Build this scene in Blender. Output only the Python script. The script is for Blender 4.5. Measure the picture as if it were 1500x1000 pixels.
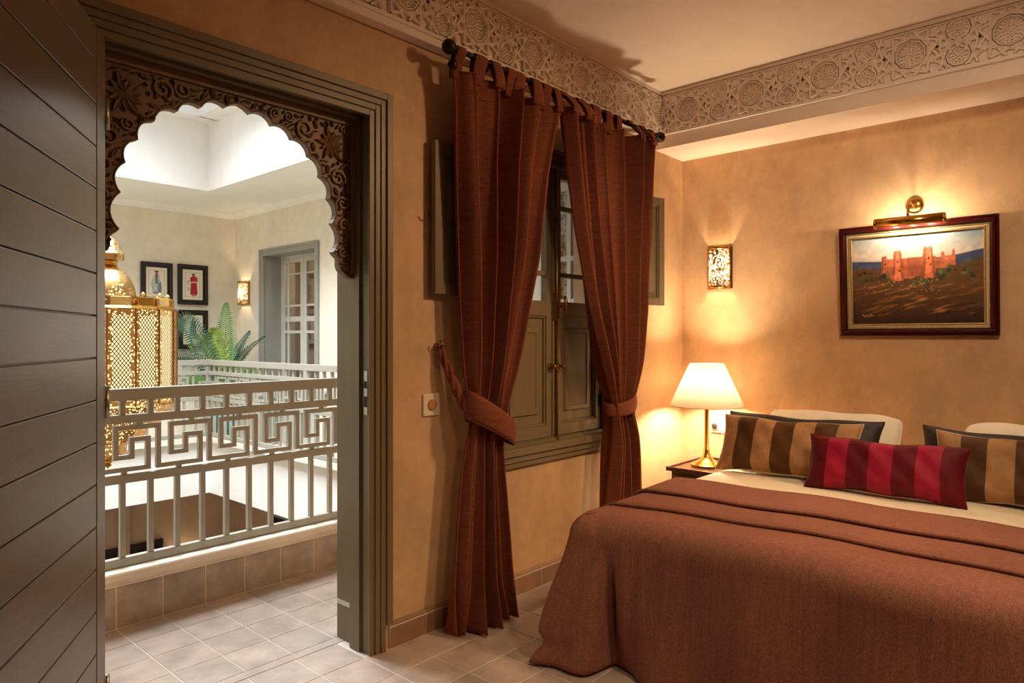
import bpy, bmesh, math, random
import numpy as np
from mathutils import Vector, Matrix
for o in list(bpy.data.objects): bpy.data.objects.remove(o)
S = bpy.context.scene; C = S.collection
PI = math.pi
random.seed(7)

# ------------------------------------------------------------------ camera, world, daylight, exposure
cam = bpy.data.cameras.new('camera'); camo = bpy.data.objects.new('camera', cam); C.objects.link(camo)
cam.sensor_width = 36; cam.lens = 24.12; cam.shift_y = -5/1500; cam.clip_start = .02
camo.location = (0, 0, 1.35); camo.rotation_euler = (PI/2, 0, -math.radians(90-41.908))
S.camera = camo
S.view_settings.view_transform = 'Standard'; S.view_settings.look = 'None'
S.view_settings.exposure = 0.0; S.view_settings.gamma = 1; S.view_settings.use_curve_mapping = False
S.cycles.use_denoising = True; S.cycles.max_bounces = 9; S.cycles.diffuse_bounces = 6
S.cycles.transparent_max_bounces = 12; S.cycles.sample_clamp_indirect = 6; S.cycles.caustics_reflective = False; S.cycles.caustics_refractive = False
W = bpy.data.worlds.new('sky'); S.world = W; W.use_nodes = True
W.node_tree.nodes['Background'].inputs[0].default_value = (.8, .9, 1, 1); W.node_tree.nodes['Background'].inputs[1].default_value = 1.0
WARM = (1, .80, .56)
SKY_W = 365; LAMP_W = 70; SCONCE_W = 12; PICT_W = 10; LANT_E = 2.0; SPOT_W = 300
def light(name, kind, loc, energy, col=(1, 1, 1), size=.05, sizey=None, direction=None, parent=None):
    d = bpy.data.lights.new(name, kind); d.energy = energy; d.color = col
    if kind == 'AREA':
        d.size = size
        if sizey: d.shape = 'RECTANGLE'; d.size_y = sizey
    else: d.shadow_soft_size = size
    o = bpy.data.objects.new(name, d); C.objects.link(o)
    if parent is not None: o.parent = parent; o.location = Vector(loc) - wloc[parent]
    else: o.location = loc
    if direction: o.rotation_euler = Vector(direction).to_track_quat('-Z', 'Y').to_euler()
    return o
wloc = {}
light('skylight_daylight', 'AREA', (1.75, 5.6, 4.12), SKY_W, (.87, .95, 1), 2.0, 2.7, (0, 0, -1)).data.spread = math.radians(118)

# ------------------------------------------------------------------ materials
def lin(c): return tuple((x/255/12.92 if x/255 <= .04045 else ((x/255+.055)/1.055)**2.4) for x in c) + (1,)
class N:
    def __init__(s, name):
        s.m = bpy.data.materials.new(name); s.m.use_nodes = True; s.t = s.m.node_tree
        s.b = s.t.nodes['Principled BSDF']; s.out = s.t.nodes['Material Output']
    def n(s, typ, **kw):
        x = s.t.nodes.new('ShaderNode'+typ)
        for k, v in kw.items(): setattr(x, k, v)
        return x
    def l(s, a, b): s.t.links.new(a, b)
    def pos(s, scale=(1, 1, 1), rot=(0, 0, 0), obj=False):
        g = s.n('TexCoord').outputs['Object'] if obj else s.n('NewGeometry').outputs['Position']
        mp = s.n('Mapping'); mp.inputs['Scale'].default_value = scale; mp.inputs['Rotation'].default_value = rot
        s.l(g, mp.inputs[0]); return mp.outputs[0]
    def noise(s, scale, detail=3, vec=None, rough=.55):
        x = s.n('TexNoise'); x.inputs['Scale'].default_value = scale; x.inputs['Detail'].default_value = detail; x.inputs['Roughness'].default_value = rough
        s.l(vec if vec is not None else s.pos(), x.inputs['Vector']); return x.outputs['Fac']
    def ramp(s, fac, stops, const=False):
        r = s.n('ValToRGB'); e = r.color_ramp.elements
        if const: r.color_ramp.interpolation = 'CONSTANT'
        while len(e) < len(stops): e.new(.5)
        for i, (p, c) in enumerate(stops): e[i].position = p; e[i].color = c
        s.l(fac, r.inputs[0]); return r.outputs[0]
    def mix(s, fac, a, b, blend='MIX'):
        x = s.n('Mix', data_type='RGBA', blend_type=blend)
        for sock, v in ((x.inputs[0], fac), (x.inputs[6], a), (x.inputs[7], b)):
            if hasattr(v, 'is_linked'): s.l(v, sock)
            else: sock.default_value = v
        return x.outputs[2]
    def math(s, op, a, b=0.):
        x = s.n('Math', operation=op)
        for i, v in enumerate((a, b)):
            if hasattr(v, 'is_linked'): s.l(v, x.inputs[i])
            else: x.inputs[i].default_value = v
        return x.outputs[0]
    def bump(s, h, strength=.3, dist=.01):
        x = s.n('Bump'); x.inputs['Strength'].default_value = strength; x.inputs['Distance'].default_value = dist
        s.l(h, x.inputs['Height']); s.l(x.outputs[0], s.b.inputs['Normal'])
    def col(s, v):
        if hasattr(v, 'is_linked'): s.l(v, s.b.inputs['Base Color'])
        else: s.b.inputs['Base Color'].default_value = v
    def set(s, **kw):
        for k, v in kw.items(): s.b.inputs[k.replace('_', ' ')].default_value = v
M = {}
def sc(c, k): return tuple(min(255, x*k) for x in c)
def basic(name, c, rough=.5, var=.1, scale=4., bump=0., bscale=60., metal=0., spec=.5, rnd=0., sheen=0., stretch=(1, 1, 1), bdist=.004):
    n = N(name); v = n.pos(stretch)
    f = n.noise(scale, 4, v)
    c_ = n.ramp(f, [(.3, lin(sc(c, 1-var))), (.7, lin(sc(c, 1+var)))])
    if rnd:
        oi = n.n('ObjectInfo').outputs['Random']
        c_ = n.mix(1., c_, n.ramp(oi, [(0, (1-rnd,)*3+(1,)), (1, (1+rnd*.3, 1, 1, 1))]), 'MULTIPLY')
    n.col(c_); n.set(Roughness=rough, Metallic=metal)
    n.b.inputs['Specular IOR Level'].default_value = spec
    if sheen: n.b.inputs['Sheen Weight'].default_value = sheen; n.b.inputs['Sheen Roughness'].default_value = .4
    if bump: n.bump(n.noise(bscale, 3, v), bump, bdist)
    M[name] = n.m; return n
def plaster(name, c, var=.12, rough=.62):
    n = N(name)
    a = n.noise(2.2, 6, rough=.72); b = n.noise(7, 6, n.pos((1, 1, .6)), .7)
    k = n.ramp(a, [(.32, lin(sc(c, 1-var))), (.68, lin(sc(c, 1+var*.6)))])
    k = n.mix(n.ramp(b, [(.47, (0, 0, 0, 1)), (.66, (.5, .5, .5, 1))]), k, lin(sc(c, 1-var*1.6)))
    n.col(k); n.set(Roughness=rough); n.b.inputs['Specular IOR Level'].default_value = .35
    n.bump(n.noise(14, 5), .12, .01); M[name] = n.m
plaster('plaster', (210, 170, 128), .09); plaster('ceiling', (240, 222, 204), .02, .7)
plaster('cornice', (243, 228, 212), .03, .7)
plaster('court', (236, 226, 208), .04); plaster('court_white', (243, 240, 234), .02); plaster('court_shaded', (196, 170, 142), .04)  # third plaster is the courtyard one, darkened for shade under the gallery
basic('paint', (120, 102, 74), .42, .05, 6, .08, 30, stretch=(1, 1, .15))
basic('door_paint', (112, 95, 76), .33, .07, 5, .1, 40, stretch=(.4, .4, 3))
basic('carved', (122, 92, 62), .5, .1, 8, .15, 60)
basic('rail', (158, 153, 140), .45, .03, 5)
basic('frame_court', (150, 150, 140), .5, .03, 5)
basic('frame_light', (205, 203, 192), .5, .03, 5)
basic('tile', (184, 167, 154), .42, .1, 7, .2, 18, rnd=.14)
basic('base_tile', (150, 114, 86), .45, .08, 9, .1, 20, rnd=.08)
basic('kerb_tile', (172, 158, 144), .5, .12, 8, .2, 18, rnd=.1)
basic('grout', (226, 214, 200), .8, .04, 20)
basic('marble', (232, 222, 206), .3, .05, 3)
basic('brass', (196, 150, 72), .22, .06, 20, metal=1.)
basic('old_brass', (150, 104, 46), .32, .1, 20, metal=1.)
basic('steel', (170, 165, 155), .35, .04, 20, metal=1.)
basic('iron', (38, 26, 20), .4, .1, 20, metal=.6)
basic('dark_wood', (58, 30, 20), .28, .2, 12, stretch=(1, 8, 8))
basic('mahogany', (66, 13, 13), .22, .18, 10, stretch=(6, 1, 1))
basic('gold_frame', (206, 170, 104), .35, .08, 20, metal=.7)
basic('linen', (206, 186, 150), .7, .05, 60)
basic('black_frame', (34, 24, 22), .35, .1, 20)
basic('mat_board', (236, 222, 196), .8, .02, 20)
basic('sheet', (240, 224, 196), .8, .02, 3, .12, 5, sheen=.1)
basic('white_pillow', (242, 230, 208), .8, .02, 5, .2, 9, sheen=.1, bdist=.02)
basic('plug', (40, 34, 30), .5, .05, 20)
basic('white_plastic', (228, 212, 184), .35, .02, 10)
basic('black_void', (16, 13, 12), .6, .1, 5)
basic('teal_pot', (36, 112, 98), .3, .12, 9)
basic('soil', (50, 36, 26), .9, .3, 40)
basic('palm_green', (84, 130, 60), .45, .22, 12)
basic('palm_dark', (56, 90, 66), .4, .2, 12)
basic('palm_lime', (134, 158, 62), .45, .2, 12)
basic('drape_far', (176, 118, 70), .8, .12, 12, stretch=(1, 8, .3))
# woven fabrics
def woven(name, c, fine=420., sheen=.3, var=.16, streak=(60, 60, 3)):
    n = N(name)
    a = n.noise(1, 3, n.pos(streak)); b = n.noise(1, 2, n.pos((fine, fine, fine*.35))); d = n.noise(2.2, 3)
    k = n.ramp(a, [(.3, lin(sc(c, 1-var))), (.7, lin(sc(c, 1+var)))])
    k = n.mix(.55, k, n.ramp(b, [(.3, lin(sc(c, .74))), (.7, lin(sc(c, 1.24)))]))
    k = n.mix(1., k, n.ramp(d, [(.3, (.86, .86, .86, 1)), (.7, (1.06, 1.06, 1.06, 1))]), 'MULTIPLY')
    n.col(k); n.set(Roughness=.85); n.b.inputs['Specular IOR Level'].default_value = .15
    n.b.inputs['Sheen Weight'].default_value = sheen; n.b.inputs['Sheen Roughness'].default_value = .45
    n.b.inputs['Sheen Tint'].default_value = lin(sc(c, 1.6))
    n.bump(b, .25, .003); M[name] = n.m
woven('curtain', (120, 66, 47), 300, .4, .12, (8, 8, 110))
woven('blanket', (138, 90, 74), 330, .25, .14, (70, 70, 4))
def stripes(name, cols, sheen=.6):
    n = N(name); uv = n.n('UVMap').outputs[0]; sp = n.n('SeparateXYZ'); n.l(uv, sp.inputs[0])
    k = n.ramp(sp.outputs[0], [(i/len(cols), lin(c)) for i, c in enumerate(cols)], True)
    a = n.noise(14, 4)
    k = n.mix(1., k, n.ramp(a, [(.3, (.72, .72, .72, 1)), (.65, (1.1, 1.1, 1.1, 1))]), 'MULTIPLY')
    n.col(k); n.set(Roughness=.6); n.b.inputs['Specular IOR Level'].default_value = .2
    n.b.inputs['Sheen Weight'].default_value = sheen; n.b.inputs['Sheen Roughness'].default_value = .3
    n.bump(n.noise(30, 3), .15, .006); M[name] = n.m
TAN = (168, 124, 84); BRN = (84, 53, 27)
stripes('brown_stripe', [TAN, BRN, TAN, BRN, TAN, BRN, TAN], .35)
RD = (92, 7, 20); RB = (152, 19, 54)
stripes('red_stripe', [RD, RB, RD, RB, RD, RB, RD], .35)
basic('dark_velvet', (30, 21, 17), .6, .45, 40, .3, 40, sheen=.08)
def glass(name, tint=(1, 1, 1, 1), gl=.12):
    n = N(name); t = n.n('BsdfTransparent'); t.inputs[0].default_value = tint
    g = n.n('BsdfGlossy'); g.inputs['Roughness'].default_value = .02
    fr = n.n('LayerWeight'); fr.inputs[0].default_value = .3
    mx = n.n('MixShader'); n.l(n.math('ADD', n.math('MULTIPLY', fr.outputs['Fresnel'], .5), gl*.3), mx.inputs[0])
    n.l(t.outputs[0], mx.inputs[1]); n.l(g.outputs[0], mx.inputs[2]); n.l(mx.outputs[0], n.out.inputs[0]); M[name] = n.m
glass('glass')
def emit(name, c, e):
    n = N(name); n.col((0, 0, 0, 1)); n.b.inputs['Emission Color'].default_value = lin(c) if max(c) > 1 else tuple(c)+(1,)
    n.b.inputs['Emission Strength'].default_value = e; M[name] = n.m
def clear_bulb(name, c, e):
    n = N(name); t = n.n('BsdfTransparent'); m_ = n.n('Emission'); m_.inputs[0].default_value = tuple(c)+(1,); m_.inputs[1].default_value = e
    a = n.n('AddShader'); n.l(t.outputs[0], a.inputs[0]); n.l(m_.outputs[0], a.inputs[1]); n.l(a.outputs[0], n.out.inputs[0]); M[name] = n.m
clear_bulb('bulb', (1, .75, .42), 14.); clear_bulb('bulb_tube', (1, .8, .5), 6.); emit('lantern_glow', (1, .72, .36), LANT_E); emit('lantern_low', (1, .66, .3), 2.2)
def shade_mat():
    n = N('shade'); d = n.n('BsdfDiffuse'); d.inputs[0].default_value = lin((250, 242, 226))
    t = n.n('BsdfTranslucent'); t.inputs[0].default_value = lin((253, 248, 236))
    mx = n.n('MixShader'); mx.inputs[0].default_value = .6
    n.l(d.outputs[0], mx.inputs[1]); n.l(t.outputs[0], mx.inputs[2]); n.l(mx.outputs[0], n.out.inputs[0]); M['shade'] = n.m
shade_mat()
def perforated(name, kind, scale, c=(190, 140, 62), thr=.5):
    n = N(name); n.col(lin(c)); n.set(Metallic=1., Roughness=.32)
    tr = n.n('BsdfTransparent'); mx = n.n('MixShader')
    if kind == 'voronoi':
        v = n.n('TexVoronoi'); v.inputs['Scale'].default_value = scale; n.l(n.pos(), v.inputs['Vector'])
        hole = n.math('LESS_THAN', v.outputs['Distance'], thr)
    else:
        uv = n.n('UVMap').outputs[0]; sp = n.n('SeparateXYZ'); n.l(uv, sp.inputs[0]); u, w = sp.outputs[0], sp.outputs[1]
        def band(x): return n.math('GREATER_THAN', n.math('ABSOLUTE', n.math('SUBTRACT', n.math('FRACT', x), .5)), .5-thr)
        su, sw = n.math('MULTIPLY', u, scale), n.math('MULTIPLY', w, scale*.72)
        wire = n.math('MAXIMUM', band(n.math('ADD', su, sw)), band(n.math('SUBTRACT', su, sw)))
        hole = n.math('SUBTRACT', 1., wire)
    n.l(hole, mx.inputs[0]); n.l(n.b.outputs[0], mx.inputs[1]); n.l(tr.outputs[0], mx.inputs[2]); n.l(mx.outputs[0], n.out.inputs[0]); M[name] = n.m
perforated('pierced', 'voronoi', 95, thr=.36); perforated('pierced_fine', 'voronoi', 62, (200, 158, 96), thr=.36)
perforated('pierced_dome', 'voronoi', 42, (196, 160, 104), thr=.3); perforated('lattice', 'lattice', 42, (112, 68, 24), thr=.16)
def vcol(name, rough=.5, bump=.0):
    n = N(name); a = n.n('Attribute'); a.attribute_name = 'paint'; n.l(a.outputs['Color'], n.b.inputs['Base Color']); n.set(Roughness=rough)
    if bump: n.bump(n.noise(160, 4), bump, .002)
    M[name] = n.m
vcol('oil_paint', .38, .4); vcol('print_paper', .8)
def foliage_pattern():
    n = N('foliage_reflection'); v = n.n('TexVoronoi'); v.inputs['Scale'].default_value = 16; n.l(n.pos(), v.inputs['Vector'])
    k = n.ramp(n.noise(26, 5), [(.44, lin((120, 84, 44))), (.5, lin((236, 196, 130)))]); n.col(k); n.set(Roughness=.8); M['foliage_reflection'] = n.m  # gold foliage tones imitate a reflection in the glass
foliage_pattern()

# ------------------------------------------------------------------ mesh helpers
class MB:
    def __init__(s): s.v = []; s.f = []; s.uv = []
    def add(s, vs, fs):
        o = len(s.v); s.v += [tuple(x) for x in vs]; s.f += [tuple(i+o for i in f) for f in fs]; return s
    def box(s, x0, x1, y0, y1, z0, z1):
        return s.add([(x0, y0, z0), (x1, y0, z0), (x1, y1, z0), (x0, y1, z0), (x0, y0, z1), (x1, y0, z1), (x1, y1, z1), (x0, y1, z1)],
                     [(0, 3, 2, 1), (4, 5, 6, 7), (0, 1, 5, 4), (1, 2, 6, 5), (2, 3, 7, 6), (3, 0, 4, 7)])
    def obox(s, c, a, b, d):
        c, a, b, d = Vector(c), Vector(a), Vector(b), Vector(d)
        vs = [c+a*i+b*j+d*k for k in (-1, 1) for j in (-1, 1) for i in (-1, 1)]
        return s.add(vs, [(0, 2, 3, 1), (4, 5, 7, 6), (0, 1, 5, 4), (1, 3, 7, 5), (3, 2, 6, 7), (2, 0, 4, 6)])
    def bar(s, p, q, w, h, up=(0, 0, 1)):
        p, q = Vector(p), Vector(q); t = (q-p); L = t.length; t.normalize(); u = Vector(up); u = (u-t*u.dot(t)).normalized(); r = t.cross(u)
        return s.obox((p+q)/2, t*L/2, r*w/2, u*h/2)
    def tube(s, pts, r, n=8, cap=True, flat=1.):
        pts = [Vector(p) for p in pts]; m = len(pts); rs = r if isinstance(r, (list, tuple)) else [r]*m
        vs = []; prev = None
        for i, p in enumerate(pts):
            t = (pts[min(i+1, m-1)]-pts[max(i-1, 0)]).normalized()
            if prev is None: prev = Vector((0, 0, 1)) if abs(t.z) < .9 else Vector((1, 0, 0))
            u = (prev-t*prev.dot(t)).normalized(); prev = u; w = t.cross(u)
            for k in range(n):
                a = 2*PI*k/n; vs.append(p+u*math.cos(a)*rs[i]+w*math.sin(a)*rs[i]*flat)
        fs = [(i*n+k, i*n+(k+1) % n, (i+1)*n+(k+1) % n, (i+1)*n+k) for i in range(m-1) for k in range(n)]
        if cap: fs += [tuple(range(n-1, -1, -1)), tuple(range((m-1)*n, m*n))]
        return s.add(vs, fs)
    def lathe(s, prof, c, n=32, axis=(0, 0, 1), a0=0., a1=2*PI):
        ax = Vector(axis).normalized(); u = Vector((1, 0, 0)) if abs(ax.x) < .9 else Vector((0, 1, 0)); u = (u-ax*u.dot(ax)).normalized(); w = ax.cross(u); c = Vector(c)
        full = abs(a1-a0-2*PI) < 1e-6; m = n if full else n+1; vs = []
        for r, z in prof:
            for k in range(m):
                a = a0+(a1-a0)*k/n; vs.append(c+ax*z+(u*math.cos(a)+w*math.sin(a))*max(r, 1e-4))
        fs = []
        for i in range(len(prof)-1):
            for k in range(n):
                k2 = (k+1) % m; fs.append((i*m+k, i*m+k2, (i+1)*m+k2, (i+1)*m+k))
        return s.add(vs, fs)
    def extr(s, poly, vec):
        n = len(poly); v = Vector(vec); vs = [Vector(p) for p in poly]+[Vector(p)+v for p in poly]
        return s.add(vs, [tuple(range(n-1, -1, -1)), tuple(range(n, 2*n))]+[(i, (i+1) % n, n+(i+1) % n, n+i) for i in range(n)])
    def grid(s, P, close=False):
        ny, nx = len(P), len(P[0]); vs = [p for row in P for p in row]; m = nx if close else nx-1
        return s.add(vs, [(j*nx+i, j*nx+(i+1) % nx, (j+1)*nx+(i+1) % nx, (j+1)*nx+i) for j in range(ny-1) for i in range(m)])
    def mesh(s, name, center, smooth=False, recalc=True):
        me = bpy.data.meshes.new(name); c = Vector(center)
        me.from_pydata([tuple(Vector(v)-c) for v in s.v], [], s.f)
        if s.uv:
            l = me.uv_layers.new(name='UVMap')
            for lp in me.loops: l.data[lp.index].uv = s.uv[lp.vertex_index]
        if recalc:
            bm = bmesh.new(); bm.from_mesh(me); bmesh.ops.recalc_face_normals(bm, faces=bm.faces); bm.to_mesh(me); bm.free()
        if smooth: me.polygons.foreach_set('use_smooth', [True]*len(me.polygons))
        me.update(); return me
    def build(s, name, mat, parent=None, smooth=False, bevel=0, solid=0, sub=0, auto=False, recalc=True):
        a = np.array(s.v); c = Vector(((a[:, 0].min()+a[:, 0].max())/2, (a[:, 1].min()+a[:, 1].max())/2, a[:, 2].min()))
        me = s.mesh(name, c, smooth or auto, recalc)
        me.materials.append(M[mat] if isinstance(mat, str) else mat)
        o = bpy.data.objects.new(name, me); link(o, c, parent)
        if solid: m = o.modifiers.new('solid', 'SOLIDIFY'); m.thickness = solid; m.offset = 0
        if bevel:
            m = o.modifiers.new('bevel', 'BEVEL'); m.width = bevel; m.segments = 2; m.limit_method = 'ANGLE'; m.angle_limit = .6
        if sub: m = o.modifiers.new('sub', 'SUBSURF'); m.levels = m.render_levels = sub
        if auto:
            try: me.set_sharp_from_angle(angle=math.radians(38))
            except Exception: pass
        return o
def link(o, world, parent=None):
    C.objects.link(o); w = Vector(world); wloc[o] = w
    if parent is not None: o.parent = parent; o.location = w-wloc[parent]
    else: o.location = w
    return o
def tag(o, label, cat, group=None, kind=None):
    o['label'] = label; o['category'] = cat
    if group: o['group'] = group
    if kind: o['kind'] = kind
    return o
def thing(name, loc, label, cat, group=None, kind=None):
    o = bpy.data.objects.new(name, None); o.empty_display_size = .1; link(o, loc); return tag(o, label, cat, group, kind)
def piece(name, mesh, loc, parent, rotz=0.):
    o = bpy.data.objects.new(name, mesh); link(o, loc, parent)
    if rotz: o.rotation_euler.z = rotz
    return o
def B(*a): return MB().box(*a)
def stuff(o): o['kind'] = 'stuff'; return o
def interp(ctrl, z):
    xs = sorted(ctrl); zz = [c[0] for c in xs]; return [float(np.interp(z, zz, [c[k] for c in xs])) for k in range(1, len(xs[0]))]
def crom(P, t):
    n = len(P)-1; x = min(max(t, 0), 1)*n; i = min(int(x), n-1); f = x-i
    p = [Vector(P[min(max(i+k, 0), n)]) for k in (-1, 0, 1, 2)]
    return .5*((2*p[1])+(p[2]-p[0])*f+(2*p[0]-5*p[1]+4*p[2]-p[3])*f*f+(3*p[1]-p[0]-3*p[2]+p[3])*f**3)

# ------------------------------------------------------------------ the bedroom shell
D, L, T = 2.4, 4.525, 2.66      # window wall inner face, headboard wall, window wall outer face
DX0, DX1, DZ = .715, 1.79, 2.33   # door hole
WX0, WX1, WZ0, WZ1 = 2.56, 3.56, .76, 2.36
w = MB()
w.box(-1.3, DX0-.03, D, T, -.1, 3.2).box(DX0-.03, DX1, D, T, DZ, 3.2).box(DX1, WX0, D, T, -.1, 3.2)
w.box(WX0, WX1, D, T, -.1, WZ0).box(WX0, WX1, D, T, WZ1, 3.2).box(WX1, L+.15, D, T, -.1, 3.2)
tag(w.build('wall_window', 'plaster'), 'warm beige plaster wall holding the arched doorway and curtained window', 'wall', kind='structure')
tag(B(L, L+.15, -1.9, D, -.1, 3.2).build('wall_headboard', 'plaster'), 'beige plaster wall behind the bed with the framed landscape', 'wall', kind='structure')
tag(B(-1.3, L+.15, -2.05, -1.9, -.1, 3.2).build('wall_back', 'plaster'), 'plain beige plaster wall behind the camera', 'wall', kind='structure')
tag(B(-1.45, -1.3, -2.05, T, -.1, 3.2).build('wall_side', 'plaster'), 'plain beige plaster wall at the left of the bedroom', 'wall', kind='structure')
tag(B(-1.3, L, -1.9, D, 3.0, 3.15).build('ceiling', 'ceiling'), 'smooth warm bedroom ceiling inside the carved cornice', 'ceiling', kind='structure')
tag(B(4.13, L, -1.9, D, 2.629, 3.0).build('ceiling_soffit', 'ceiling'), 'lowered plaster soffit above the bed head', 'ceiling', kind='structure')

# floor tiles
PT = .2075
def tile_mesh(name, a, b, h, mat, e=.002):
    vs = [(-a/2, -b/2, 0), (a/2, -b/2, 0), (a/2, b/2, 0), (-a/2, b/2, 0)]
    vs += [(x, y, h-e*.6) for x, y, _ in vs] + [(x*(1-2*e/a), y*(1-2*e/b), h) for x, y, _ in vs[:4]]
    fs = [(3, 2, 1, 0), (8, 9, 10, 11)]
    for k in range(4):
        j = (k+1) % 4; fs += [(k, j, 4+j, 4+k), (4+k, 4+j, 8+j, 8+k)]
    me = bpy.data.meshes.new(name); me.from_pydata(vs, [], fs); me.materials.append(M[mat]); me.update(); return me
tm = tile_mesh('floor_tile', PT-.005, PT-.005, .012, 'tile')
fl = tag(B(-1.3, L, -1.9, T, -.12, -.0025).build('floor', 'grout'), 'square beige terracotta floor tiles of the bedroom', 'floor', kind='structure')
far = MB()
def far_tile(x, y):
    a = PT/2-.0025
    far.add([(x-a, y-a, -.0005), (x+a, y-a, -.0005), (x+a, y+a, -.0005), (x-a, y+a, -.0005)], [(0, 1, 2, 3)])
for i in range(-16, 14):
    for j in range(-20, 2):
        x, y = 1.95+PT*(i+.5), 2.19+PT*(j+.5)
        if x > L-.1 or x < -1.2 or y < -1.8: continue
        if y > 2.3 and not (DX0 < x < DX1): continue
        if .55 < x < 3.15 and 1.15 < y and not (x > 2.5 and y < 1.75): piece('tile', tm, (x, y, -.012), fl)
        else: far_tile(x, y)
tag(fl, 'square beige terracotta floor tiles of the bedroom', 'floor', kind='structure')
stuff(far.build('tile_field', 'tile', fl))
B(DX0, DX1, 2.607, T-.002, -.0025, .0).build('threshold', 'tile', fl)

# baseboard tiles
def baseboard(name, p0, dx, n, wall_n, label, first=0.):
    e = thing(name, p0, label, 'baseboard', kind='structure'); d = Vector(dx); nn = Vector(wall_n)
    for k in range(n):
        c = Vector(p0)+d*PT*(k+.5)
        mb = MB(); a = d*(PT/2-.0025)
        prof = [(0, 0), (.014, 0), (.014, .085), (.011, .09), (.011, .093), (.014, .096), (.014, .1), (.0, .112)]
        poly = [c-a+nn*q+Vector((0, 0, z)) for q, z in prof]
        mb.extr(poly, a*2).build('tile', 'base_tile', e)
    B_ = MB(); q0 = Vector(p0); q1 = q0+d*PT*n
    B_.extr([q0+nn*q+Vector((0, 0, z)) for q, z in [(0, 0), (.0115, 0), (.0115, .1), (0, .108)]], q1-q0).build('grout_bed', 'grout', e)
    return e
baseboard('baseboard_window', (1.868, D, 0), (1, 0, 0), 12, (0, -1, 0), 'brown tile skirting along the window wall')

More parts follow.
